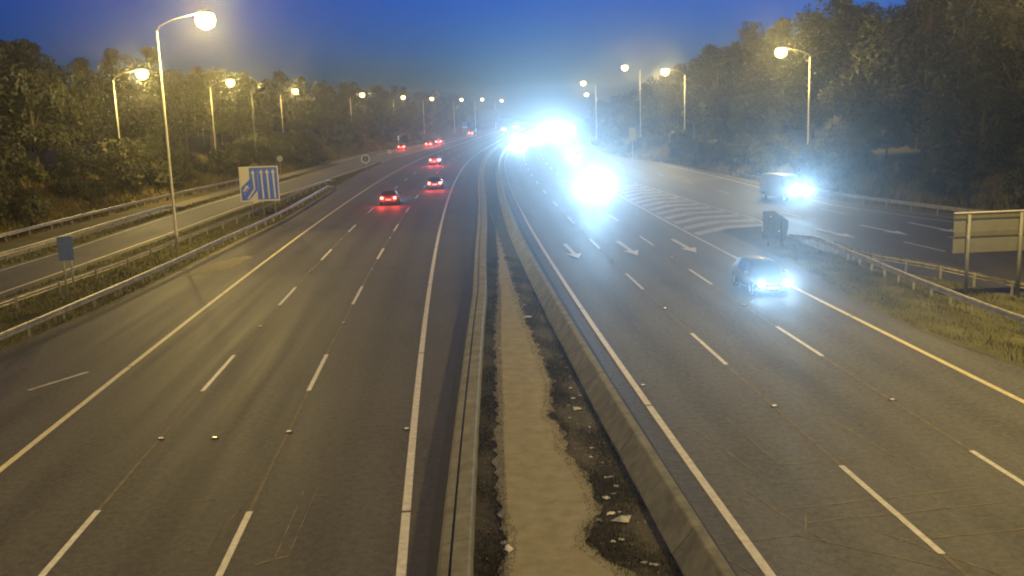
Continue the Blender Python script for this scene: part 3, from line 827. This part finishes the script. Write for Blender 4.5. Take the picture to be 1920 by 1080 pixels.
def car(kind, label, cat, x, y, rz, col, rear=True, head_I=0.0, tail_I=0.0, tail_w=0.26, group=None, name='car', head_cone=70, head_up=4.0, head_yaw=0.0, lens=None):
    t = thing(name, label, cat, (x, y, 0), rz, group)
    S = STN[kind]
    pm = paint('paint '+label[:24], col)
    rings_ = [ring(s) for s in S]
    n = len(rings_[0])
    mb = MB()
    for r_ in rings_: mb.v += r_
    for k in range(len(S)-1):
        for i in range(n-1):
            mb.f.append((k*n+i, (k+1)*n+i, (k+1)*n+i+1, k*n+i+1))
        mb.f.append((k*n+n-1, (k+1)*n+n-1, (k+1)*n, k*n))
    mb.f.append(tuple(range(n))); mb.f.append(tuple((len(S)-1)*n+i for i in range(n-1, -1, -1)))
    body = mb.build('body', pm, t, True)
    def inset(q4, f=0.10, out=0.008):
        Pq = [np.array(p) for p in q4]; c = sum(Pq)/4
        nrm = np.cross(Pq[1]-Pq[0], Pq[2]-Pq[0]); nrm /= np.linalg.norm(nrm)+1e-9
        ctr = np.array((0, c[1]*0.6, 0.8))
        if np.dot(nrm, c-ctr) < 0: nrm = -nrm
        return [tuple(p+(c-p)*f+nrm*out) for p in Pq]
    rw, side0, ws = WIN[kind]
    # windscreen and rear window between the roof edges of two stations
    def cross(k0, k1, nm):
        a, b = rings_[k0], rings_[k1]
        qd = inset([a[4], a[8], b[8], b[4]], 0.07, 0.012)
        MB().quad(*qd).build(nm, M['glass'], t)
    cross(ws[0], ws[1], 'windscreen')
    if rw is not None: cross(rw, rw+1, 'rear_window')
    elif rear:
        for s_ in (-1, 1):
            MB().box(s_*0.42-0.32, s_*0.42+0.32, S[0][0]-0.012, S[0][0]-0.003, 1.45, 2.05).build('rear_window', M['glass'], t)
    for k in range(side0, ws[0]):
        for a_, b_ in ((3, 4), (n-5, n-4)):
            qd = inset([rings_[k][a_], rings_[k+1][a_], rings_[k+1][b_], rings_[k][b_]], 0.10, 0.010)
            MB().quad(*qd).build('side_window', M['glass'], t)
    yr, yf = S[0][0], S[-1][0]
    wb0, wb1 = S[0][0]+0.78, S[-1][0]-0.86
    rad = 0.33 if kind != 'suv' else 0.37
    hwm = max(s[3] for s in S)
    for yy in (wb0, wb1):
        for s_ in (-1, 1):
            o = (s_*(hwm-0.10), yy, rad)
            wh = MB().lathe([(rad*0.62,-0.115),(rad*0.94,-0.115),(rad,-0.07),(rad,0.07),(rad*0.94,0.115),(rad*0.62,0.115)], 'x', (0,0,0), 18).build('wheel', M['dark'], t, True)
            wh.location = o
            MB().lathe([(rad*0.60,-0.119),(rad*0.60,0.119)], 'x', (0,0,0), 12).build('rim', M['rim'], wh)
            MB().lathe([(rad*1.14,-0.1),(rad*1.14,0.094 if s_ > 0 else 0.1)], 'x', (s_*(hwm-0.098), yy, rad+0.02), 18).build('wheel_arch', M['trim'], t)
    # lamps
    hz = S[-2][2]-0.02 if kind != 'van' else 0.92
    hw_ = S[-2][3]
    for s_ in (-1, 1):
        m = M['lens_h'] if head_I > 0 else M['glass']
        mb = MB()
        mb.lathe([(0.15,0.0),(0.13,0.04),(0.06,0.06)], 'y', (s_*(hw_-0.16), S[-2][0]-0.02+0.05, hz), 14)
        hl = mb.build('headlight', m, t, True)
        if head_I > 0:
            ld = bpy.data.lights.new('headlight_beam', 'SPOT')
            ld.energy = head_I*HEAD_K; ld.color = HEAD_COL; ld.spot_size = R(head_cone); ld.spot_blend = 1.0; ld.shadow_soft_size = 0.07
            lo = link('headlight_beam', ld, t)
            lo.location = (s_*(hw_-0.16), S[-2][0]+0.22, hz)
            lo.rotation_euler = (R(90+head_up), 0, R(-head_yaw))
        zt = S[1][2]-0.12 if kind != 'van' else 1.15
        mb = MB()
        xr = S[1][3]
        mb.prism([(s_*(xr-0.06), yr+0.03, zt-0.12), (s_*(xr-0.06), yr+0.03, zt+0.13), (s_*(xr-0.06-tail_w), yr+0.03, zt+0.10), (s_*(xr-0.06-tail_w), yr+0.03, zt-0.10)], (0, -0.06, 0))
        mb.build('tail_light', M['lens_r'] if tail_I > 0 else M['trim'], t)
        if tail_I > 0:
            ld = bpy.data.lights.new('tail_glow', 'POINT')
            ld.energy = tail_I; ld.color = (1.0, 0.05, 0.035); ld.shadow_soft_size = 0.06
            lo = link('tail_glow', ld, t); lo.location = (s_*(xr-0.14), yr-0.14, zt)
        mir = MB().box(s_*hwm-0.02 if s_ > 0 else s_*hwm-0.18, s_*hwm+0.18 if s_ > 0 else s_*hwm+0.02, S[ws[0]][0]+0.35, S[ws[0]][0]+0.45, S[5][2]+0.02, S[5][2]+0.16).build('mirror', pm, t)
    MB().box(-0.26,0.26,yr-0.016,yr-0.004,S[0][1]+0.20,S[0][1]+0.32).build('number_plate', M['plate'] if tail_I > 0 else M['sign_white'], t)
    MB().box(-0.26,0.26,yf+0.004,yf+0.016,S[-1][1]+0.03,S[-1][1]+0.14).build('number_plate', M['sign_white'], t)
    MB().box(-S[0][3]*0.9,S[0][3]*0.9,yr-0.03,yr+0.06,S[0][1]-0.04,S[0][1]+0.12).build('bumper', M['trim'], t)
    return t
def on_road(s, off, toward=False):
    x, y, _ = P(s, off); h = head(s)
    return x, y, (h if not toward else h+math.pi)
GA = 'cars driving away on the left carriageway'
def away(kind, label, s, off, col, tail=230, hd=2600, **k):
    x, y, h = on_road(s+2.2, off)
    return car(kind, label, 'car', x, y, h, col, head_I=hd, tail_I=tail, group=GA, head_up=-1.5, head_cone=60, **k)
away('hatch', 'dark red-glowing hatchback nearest of the cars driving away, middle lane', 98.3, -6.95, (0.05, 0.01, 0.012))
away('saloon', 'second nearest car driving away, in the lane beside the median', 117.8, -3.1, (0.015, 0.015, 0.02))
away('suv', 'third car driving away, bright tail lights, on its own in the middle lane', 175.8, -6.7, (0.05, 0.05, 0.055), tail=620)
away('saloon', 'leftmost distant car with red tail lights on the merging slip road', 262, -24.6, (0.06, 0.02, 0.02), tail=620)
away('hatch', 'left one of the two distant cars side by side at the merge', 281, -19.6, (0.08, 0.06, 0.05), tail=700)
away('suv', 'right one of the two distant cars side by side at the merge', 298, -18.6, (0.05, 0.05, 0.05), tail=700)
away('saloon', 'lone far car with tail lights under the small blue sign', 430, -20.2, (0.1, 0.1, 0.1), tail=900)
away('hatch', 'left one of the last tail-lit cars just left of the headlight glare', 510, -10.1, (0.1, 0.1, 0.1), tail=1000)
away('saloon', 'farthest tail-lit car touching the edge of the headlight glare', 566, -6.2, (0.1, 0.1, 0.1), tail=1000)
GT = 'cars coming towards the camera on the right carriageway'
def towards(kind, label, s, off, col, hd, cat='car', **k):
    x, y, h = on_road(s+2.2, off, True)
    return car(kind, label, cat, x, y, h, col, head_I=hd, group=GT, **k)
towards('hatch', 'dark car nearest the camera with two glaring headlights, outer right lane', 43.6, 15.3, (0.012, 0.016, 0.03), 11500, head_cone=34, head_up=15, head_yaw=18)
towards('suv', 'car lost in a single white ball of headlight glare in mid road', 101.5, 14.6, (0.05, 0.05, 0.06), 76000, head_cone=20, head_up=6.5, head_yaw=7.5)
towards('saloon', 'oncoming car at the lower left tip of the big headlight glare', 258, 7.9, (0.1, 0.1, 0.1), 70971, head_cone=20, head_up=2.4, head_yaw=4)
towards('suv', 'oncoming car at the lower right of the big headlight glare', 206, 20.2, (0.1, 0.1, 0.1), 19322, head_cone=20, head_up=2.4, head_yaw=4)
towards('hatch', 'oncoming car in the middle of the big headlight glare, left lane', 300, 11.5, (0.1, 0.1, 0.1), 42304, head_cone=20, head_up=2.4, head_yaw=4)
towards('saloon', 'oncoming car behind the lower right one in the big headlight glare', 330, 19.0, (0.1, 0.1, 0.1), 44193, head_cone=20, head_up=2.4, head_yaw=4)
towards('hatch', 'oncoming car in the middle of the big headlight glare, third lane', 362, 15.2, (0.1, 0.1, 0.1), 44193, head_cone=20, head_up=2.4, head_yaw=4)
towards('suv', 'oncoming car at the upper right of the big headlight glare', 415, 23.6, (0.1, 0.1, 0.1), 49859, head_cone=20, head_up=2.4, head_yaw=4)
towards('saloon', 'farthest oncoming car at the top of the big headlight glare', 470, 17.5, (0.1, 0.1, 0.1), 49859, head_cone=20, head_up=2.4, head_yaw=4)
car('van', 'white panel van with one merged glare of headlights on the right slip road', 'van', 26.0, 91.2, math.pi+0.29, (0.15, 0.15, 0.16), name='van', head_I=27000, head_cone=34, head_up=12, head_yaw=33)

# ------------------------------------------------------------------ road studs
stud_me = MB().prism([(-0.10,-0.08,0),(0.10,-0.08,0),(0.10,0.08,0),(-0.10,0.08,0)], (0,0,0.012)).mesh('road_stud', M['trim'])
eye_me = MB().box(-0.06,0.06,-0.045,0.045,0.012,0.034).mesh('reflector', M['stud'])
eye_r = MB().box(-0.06,0.06,-0.045,0.045,0.012,0.034).mesh('reflector', M['stud_r'])
def stud(s, off, label, red=False):
    x, y, _ = P(s, off)
    o = link('road_stud', stud_me); o.location = (x, y, 0.009); o.rotation_euler = (0, 0, head(s))
    tag(o, label, 'road stud', 'reflective road studs')
    link('reflector', eye_r if red else eye_me, o)
for k in range(5):
    s = 27.2 + k*14.92
    for off, nm in ((OL+LANE, 'left dashed line of the left carriageway'), (OL+2*LANE, 'right dashed line of the left carriageway'), (OS+LANE, 'left dashed line of the right carriageway'), (OS+2*LANE, 'right dashed line of the right carriageway')):
        stud(s, off+0.02, '%s reflective stud between dashes of the %s' % (('nearest', 'second nearest', 'third nearest', 'fourth nearest', 'fifth nearest')[k], nm), red=(off == OL+LANE))
stud(27.0, -6.75, 'lone reflective stud in the middle of the left carriageway', True)
stud(26.9, -1.25, 'reflective stud beside the white line along the median')
stud(30.1, 6.35, 'reflective stud just right of the white line beside the right median barrier')

# ------------------------------------------------------------------ litter and weeds in the median
def scrap(label, x, y, size, m, flat=0.35, z=0.02):
    mb = MB(); n = 9
    top = []
    for j in range(n):
        t = 2*math.pi*j/n; r_ = size*rnd.uniform(0.5, 1.0)
        top.append((r_*math.cos(t), r_*math.sin(t)*rnd.uniform(0.5, 1), size*flat*rnd.uniform(-0.1, 0.5)))
    mb.v = top + [(rnd.uniform(-.2,.2)*size, rnd.uniform(-.2,.2)*size, size*flat*rnd.uniform(0.5,1.0)), (0, 0, -0.01)]
    for j in range(n):
        mb.f.append((j, (j+1) % n, n)); mb.f.append(((j+1) % n, j, n+1))
    o = mb.build('litter', m)
    o.location = (x, y, z+size*flat*0.12); o.rotation_euler = (0, 0, rnd.uniform(0, 6))
    return tag(o, label, 'litter', 'litter caught in the median')
spots = [(2.23,19.9,.22,'largest torn pale sheet of litter in the right-hand weeds of the median'),
 (2.05,20.3,.12,'crumpled pale scrap just above the largest sheet of litter'),(2.42,20.1,.10,'white scrap just right of the largest sheet of litter'),
 (1.75,20.0,.08,'small white scrap left of the largest sheet of litter'),(2.05,21.2,.11,'folded pale strip above the pile of litter'),
 (2.35,21.9,.09,'white scrap above the litter pile against the right barrier'),(2.28,22.5,.09,'pale crumpled scrap in the weeds by the right barrier'),
 (1.86,28.1,.16,'pale torn bag in the weeds far up the right side of the median'),(1.80,29.2,.09,'white scrap above the pale torn bag in the median'),
 (0.62,41.5,.22,'lone white scrap at the far tip of the median weeds'),(0.55,44.4,.12,'farthest small scrap in the median weeds'),
 (-0.26,18.7,.15,'pale crumpled litter at the bottom left edge of the median'),(-0.35,19.0,.08,'small scrap beside the crumpled litter at the left median edge'),
 (-0.42,20.4,.07,'lone pale scrap against the left median barrier'),(-0.55,36.0,.10,'scrap in the dark strip beside the left median barrier'),
 (2.45,17.9,.08,'small scrap low in the right weeds of the median'),(1.95,18.9,.07,'small scrap below the largest sheet of litter'),
 (2.0,24.6,.07,'small white scrap half way up the right median weeds'),(2.15,23.5,.06,'tiny white scrap in the right median weeds')]
for k_ in range(16):
    s_ = 15.5 + k_*1.15 + rnd.uniform(-.3, .3)
    x_, y_, _ = P(s_, pale_r(s_)+0.15+rnd.random()*max(0.1, wallRl(s_)-pale_r(s_)-0.3))
    spots.append((x_, y_, rnd.uniform(.04, .09), 'small pale scrap scattered in the weeds by the right median barrier'))
for i, (x, y, sz, lb) in enumerate(spots):
    scrap(lb, x, y, sz*1.3, M['litter'] if i % 3 else M['litter2'])
def scatter(name, pts, m, h0, h1, w0, label=None):
    """blades: one bent triangle pair each; pts: N x 3"""
    n = len(pts)
    a = rng.uniform(0, 2*np.pi, n); h = rng.uniform(h0, h1, n); l = rng.uniform(0.2, 0.7, n)*h; wd = w0*rng.uniform(0.6, 1.4, n)
    dx, dy = np.cos(a), np.sin(a)
    b = np.asarray(pts, float)
    V = np.empty((n, 3, 3))
    V[:, 0] = b + np.stack([-dy*wd, dx*wd, np.zeros(n)], 1)
    V[:, 1] = b + np.stack([dy*wd, -dx*wd, np.zeros(n)], 1)
    V[:, 2] = b + np.stack([dx*l, dy*l, h], 1)
    me = bpy.data.meshes.new(name)
    me.vertices.add(3*n); me.vertices.foreach_set('co', V.ravel())
    me.loops.add(3*n); me.loops.foreach_set('vertex_index', np.arange(3*n, dtype=np.int32))
    me.polygons.add(n); me.polygons.foreach_set('loop_start', np.arange(0, 3*n, 3, dtype=np.int32))
    me.polygons.foreach_set('loop_total', np.full(n, 3, dtype=np.int32))
    me.materials.append(m); me.update(); me.validate()
    o = link(name, me); return stuff(o)
def strip_pts(n, s0, s1, fa, fb, zf, clump=0.0, pw_=1.0):
    out = []
    while len(out) < n:
        s = s0 + (s1-s0)*rnd.random()**pw_
        a, b = fa(s), fb(s)
        o = a + (b-a)*rnd.random()
        if clump and math.sin(s*1.7+o*2.3)+math.sin(s*0.61-o*3.1)+rnd.uniform(-1.5, 1.5) < clump-1: continue
        out.append(P(s, o, zf(s, o)))
    return out
scatter('median_weeds', strip_pts(20000, 14, 60, lambda s: pale_r(s)-0.10, lambda s: wallRl(s)-0.02, lambda s, o: 0.0, clump=1.3, pw_=1.5), M['weed'], 0.03, 0.13, 0.010)
scatter('median_weeds', strip_pts(10000, 14, 60, lambda s: kerbLr(s)+0.03, lambda s: pale_l(s)+0.06, lambda s, o: 0.0, clump=1.3, pw_=1.5), M['weed'], 0.03, 0.11, 0.009)
scatter('verge_grass', strip_pts(60000, 28, 190, lambda s: slipLn(s)+1.0, lambda s: paveL(s)-0.25, lambda s, o: 0.0, pw_=1.4), M['grass'], 0.05, 0.28, 0.02)
grit_l = strip_pts(500, 14, 45, kerbLr, lambda s: pale_l(s)+0.25, lambda s, o: 0.022)
grit_r = strip_pts(1100, 14, 50, lambda s: pale_r(s)-0.45, wallRl, lambda s, o: 0.022)
scatter('median_weeds', strip_pts(7000, 14, 50, lambda s: pale_r(s)-0.32, lambda s: pale_r(s)+0.15, lambda s, o: 0.02, pw_=1.5)+strip_pts(4000, 14, 50, lambda s: pale_l(s)-0.1, lambda s: pale_l(s)+0.25, lambda s, o: 0.02, pw_=1.5), M['weed'], 0.008, 0.05, 0.006)
scatter('median_grit', grit_l+grit_r, M['litter2'], 0.01, 0.035, 0.012)
scatter('verge_grass', strip_pts(30000, 24, 64, lambda s: grassR(s)+0.15, lambda s: max(grassR(s)+0.3, gore(s)-0.45), lambda s, o: 0.0, clump=0.6), M['grass'], 0.04, 0.26, 0.014)
scatter('verge_grass', strip_pts(9000, 40, 190, lambda s: slipLf(s)-2.1, lambda s: slipLf(s)-0.6, lambda s, o: 0.0), M['grass'], 0.06, 0.25, 0.04)
scatter('bank_grass', strip_pts(46000, 60, 330, lambda s: bankL(s)-13, lambda s: bankL(s)+0.1, hgt, pw_=1.1), M['drygrass'], 0.2, 0.8, 0.10)
scatter('bank_grass', strip_pts(26000, 48, 300, lambda s: bankR(s)-0.1, lambda s: bankR(s)+9, hgt, pw_=1.2), M['drygrass'], 0.2, 0.8, 0.10)

# ------------------------------------------------------------------ trees and shrubs
def leaf_mesh(name, clumps, n, size, m, seed):
    r_ = np.random.default_rng(seed)
    per = np.array([c[1] for c in clumps]) ** 2
    idx = r_.choice(len(clumps), n, p=per/per.sum())
    cc = np.array([c[0] for c in clumps])[idx]; rr = np.array([c[1] for c in clumps])[idx]
    d = r_.normal(size=(n, 3)); d /= np.linalg.norm(d, axis=1)[:, None]
    rad = rr*(0.55+0.5*r_.random(n)**0.6)
    c = cc + d*rad[:, None]*np.array((1, 1, 0.8))
    nrm = d*0.7 + r_.normal(size=(n, 3))*0.6 + np.array((0, 0, 0.35)); nrm /= np.linalg.norm(nrm, axis=1)[:, None]
    t = np.cross(nrm, r_.normal(size=(n, 3))); t /= np.linalg.norm(t, axis=1)[:, None]
    b = np.cross(nrm, t)
    sz = size*r_.uniform(0.55, 1.25, n)[:, None]
    V = np.empty((n, 4, 3))
    V[:, 0] = c - t*sz*0.9; V[:, 1] = c - b*sz*0.5 + nrm*sz*0.12; V[:, 2] = c + t*sz*0.9; V[:, 3] = c + b*sz*0.5 + nrm*sz*0.12
    me = bpy.data.meshes.new(name)
    me.vertices.add(4*n); me.vertices.foreach_set('co', V.ravel())
    me.loops.add(4*n); me.loops.foreach_set('vertex_index', np.arange(4*n, dtype=np.int32))
    me.polygons.add(n); me.polygons.foreach_set('loop_start', np.arange(0, 4*n, 4, dtype=np.int32))
    me.polygons.foreach_set('loop_total', np.full(n, 4, dtype=np.int32))
    me.materials.append(m); me.update(); me.validate()
    return me
def tree_variant(i, H, wd, m, n=2600, kind='round'):
    r_ = random.Random(100+i)
    cl = []; limbs = []
    trunk_h = H*(0.28 if kind == 'round' else 0.15)
    k = 0
    while k < 26:
        u = r_.random()
        z = trunk_h + (H-trunk_h)*u
        prof = math.sin(math.pi*min(1, 0.18+0.80*u))**0.7 if kind == 'round' else (1.05-u)**0.8
        a = r_.uniform(0, 6.28); rad = wd*prof*math.sqrt(r_.random())*0.85
        cr = wd*r_.uniform(0.22, 0.40)*(0.7 + 0.5*prof)*(0.8 if u > .8 else 1)
        cl.append(((rad*math.cos(a), rad*math.sin(a), min(z, H-cr*0.7)), cr)); k += 1
    mb = MB()
    mb.tube([(0,0,-0.6),(0.05,0,trunk_h*0.6),(r_.uniform(-.2,.2),r_.uniform(-.2,.2),H*0.55),(r_.uniform(-.3,.3),0,H*0.85)], [H*0.022,H*0.018,H*0.010,H*0.004], 8)
    for c, cr in cl[::3]:
        z0 = max(trunk_h*0.7, c[2]*0.6)
        mb.tube([(0,0,z0),(c[0]*0.5,c[1]*0.5,(z0+c[2])/2+0.2),c], [H*0.008,H*0.005,H*0.002], 5)
    return mb.mesh('trunk', M['bark'], True), leaf_mesh('crown', cl, n, 0.21 if H > 8 else 0.17, m, 500+i), H
VT = []
specs = [(14,4.6,'leaf_b','round'),(12,4.0,'leaf_a','round'),(15,4.2,'leaf_b','cone'),(11,4.4,'leaf_a','round'),(16,5.0,'leaf_b','round'),(13,3.6,'leaf_b','cone'),(9,3.2,'leaf_a','round'),(8,3.0,'leaf_c','round')]
for i, (H, wd, mm, kd) in enumerate(specs): VT.append(tree_variant(i, H, wd, M[mm], 6000, kd))
def shrub_variant(i, H, wd, m, n=2200):
    r_ = random.Random(300+i); cl = []
    for k in range(14):
        u = r_.random(); a = r_.uniform(0, 6.28); rad = wd*math.sqrt(r_.random())*(1-0.55*u)
        cl.append(((rad*math.cos(a), rad*math.sin(a), H*(0.12+0.75*u)), wd*r_.uniform(0.22, 0.42)))
    mb = MB()
    for c, cr in cl[::2]:
        mb.tube([(c[0]*0.1,c[1]*0.1,-0.4),(c[0]*0.5,c[1]*0.5,c[2]*0.5),c], [0.05,0.035,0.012], 5)
    return mb.mesh('stems', M['bark'], True), leaf_mesh('foliage', cl, n, 0.16, m, 700+i), H
VS = [shrub_variant(0,3.2,2.0,M['leaf_c']), shrub_variant(1,2.4,1.8,M['leaf_a']), shrub_variant(2,4.2,2.4,M['leaf_c']), shrub_variant(3,5.0,2.2,M['leaf_a']), shrub_variant(4,1.6,1.5,M['leaf_c'])]
ORD = ('first', 'second', 'third', 'fourth', 'fifth', 'sixth', 'seventh', 'eighth', 'ninth')
LLP = [math.atan2(l[1], l[2]) for l in lamps[1:10]]
RLP = [math.atan2(l[1], l[2]) for l in lamps[10:]]
def where(x, y, left):
    a = math.atan2(x, y)
    if left:
        k = sum(1 for b in LLP if b < a)
        if k == 0: return 'left of its first lamp post'
        if k == len(LLP): return 'past its last lamp post'
        return 'between its %s and %s lamp posts' % (ORD[k-1], ORD[k])
    k = sum(1 for b in RLP if b > a)
    if k == 0: return 'right of its nearest lamp post'
    if k == len(RLP): return 'past its last lamp post'
    return 'between its %s and %s lamp posts' % (ORD[k-1], ORD[k])
def plant(var, s, off, h, label, group, shrub=False):
    st, cr, H = var
    x, y, _ = P(s, off)
    for l in lamps:                                       # nothing grows right up against a lamp head
        if math.hypot(x-(l[1]+l[4]*3.4), y-l[2]) < (5.0 if shrub else 8.5): return None
    label = label + ' ' + where(x, y, off < 0)
    o = thing('shrub' if shrub else 'tree', label, 'shrub' if shrub else 'tree', (x, y, hgt(s, off)-0.1), rnd.uniform(0, 6.28), group)
    k = h/H; o.scale = (k*rnd.uniform(0.9, 1.12), k*rnd.uniform(0.9, 1.12), k)
    link('stems' if shrub else 'trunk', st, o); link('foliage' if shrub else 'crown', cr, o)
    return o
# left bank
for row, (d0, d1, h0, h1, stp, lb) in enumerate((
    (4, 8, 5.5, 9.0, 9.0, 'half-lit leafy front-row tree on the left bank'),
    (12, 17, 10.5, 14.5, 7.0, 'dark second-row tree on the left bank'),
    (21, 28, 14.5, 18.0, 7.5, 'tall dark skyline tree on the left bank'))):
    s = 66.0
    while s < 620:
        open_bank = row == 0 and (92 < s < 104 or 136 < s < 152 or 168 < s < 250)
        if not open_bank:
            plant(VT[rnd.choice((1, 3, 6, 7, 7)) if row == 0 else rnd.randrange(0, 7)], s+rnd.uniform(-2, 2), bankL(s)-rnd.uniform(d0, d1), rnd.uniform(h0, h1), lb, 'trees on the left bank')
        s += stp*rnd.uniform(0.8, 1.2)*(1 if s < 260 else 1.7)
# right bank
for row, (d0, d1, h0, h1, stp, lb) in enumerate((
    (6, 10, 6.0, 9.5, 9.0, 'half-lit leafy front-row tree on the right bank'),
    (13, 18, 13.5, 17.5, 7.0, 'dark second-row tree on the right bank'),
    (22, 30, 17.5, 21.5, 7.5, 'tall dark skyline tree on the right bank'))):
    s = 40.0
    while s < 560:
        hh = rnd.uniform(h0, h1) * (1.0 if s < 190 else max(0.62, 1.0-(s-190)*0.003))
        plant(VT[rnd.choice((1, 3, 6, 7)) if row == 0 else rnd.randrange(0, 7)], s+rnd.uniform(-2, 2), bankR(s)+rnd.uniform(d0, d1), hh, lb, 'trees on the right bank')
        s += stp*rnd.uniform(0.8, 1.2)*(1 if s < 260 else 1.7)
# big bushes crowding the left slope, and shrubs at the feet of the banks
s = 58.0
while s < 205:
    if not (91 < s < 100 or 128 < s < 150):
        plant(VS[rnd.choice((0, 2, 3))], s, bankL(s)-rnd.uniform(2.5, 5.5), rnd.uniform(4.0, 7.0), 'big rounded bush on the left slope', 'shrubs on the left bank', True)
    s += rnd.uniform(3.2, 5.0)
s = 62.0
while s < 330:
    if not (90 < s < 101 or 205 < s < 222):
        for _ in range(2 if s < 110 else 1):
            plant(rnd.choice(VS), s+rnd.uniform(-2, 2), bankL(s)-rnd.uniform(1.2, 6.5), rnd.uniform(1.4, 3.6), 'yellow-lit shrub on the slope of the left bank', 'shrubs on the left bank', True)
    s += rnd.uniform(3.5, 7.0)
for k_ in range(34):
    plant(VS[rnd.choice((0, 2, 3))], 44+k_*2.4, bankR(44+k_*2.4)+rnd.uniform(9, 20), rnd.uniform(3.0, 5.5), 'dark shrub among the trunks on the right bank', 'shrubs on the right bank', True)
for k_ in range(22):
    s_ = rnd.uniform(62, 120)
    plant(VS[rnd.choice((0, 2, 3))], s_, bankL(s_)-rnd.uniform(9, 19), rnd.uniform(3.0, 5.5), 'dark shrub among the trunks on the left bank', 'shrubs on the left bank', True)
s = 46.0
while s < 300:
    for _ in range(2 if s < 150 else 1):
        plant(rnd.choice(VS), s+rnd.uniform(-2, 2), bankR(s)+rnd.uniform(1.6, 6.0), rnd.uniform(1.6, 4.2), 'olive shrub at the foot of the right bank', 'shrubs on the right bank', True)
    s += rnd.uniform(3.5, 6.5)

# ------------------------------------------------------------------ haze, added to stand in for lens glare round the lamps
hz_m = bpy.data.materials.new('glare haze')
hz_m.use_nodes = True
hz_m.cycles.volume_sampling = 'EQUIANGULAR'
n = hz_m.node_tree.nodes
n.remove(n['Principled BSDF'])
pv = n.new('ShaderNodeVolumePrincipled')
pv.inputs['Color'].default_value = (0.93, 0.95, 1.0, 1)
pv.inputs['Density'].default_value = HAZE_DENSITY
pv.inputs['Anisotropy'].default_value = HAZE_G
hz_m.node_tree.links.new(pv.outputs['Volume'], n['Material Output'].inputs['Volume'])
vs = [v.co for v in terrain.data.vertices]
stuff(MB().box(min(v.x for v in vs)-5, max(v.x for v in vs)+5, min(v.y for v in vs)-5, max(v.y for v in vs)+5, -1.5, 34.0).build('haze', hz_m))
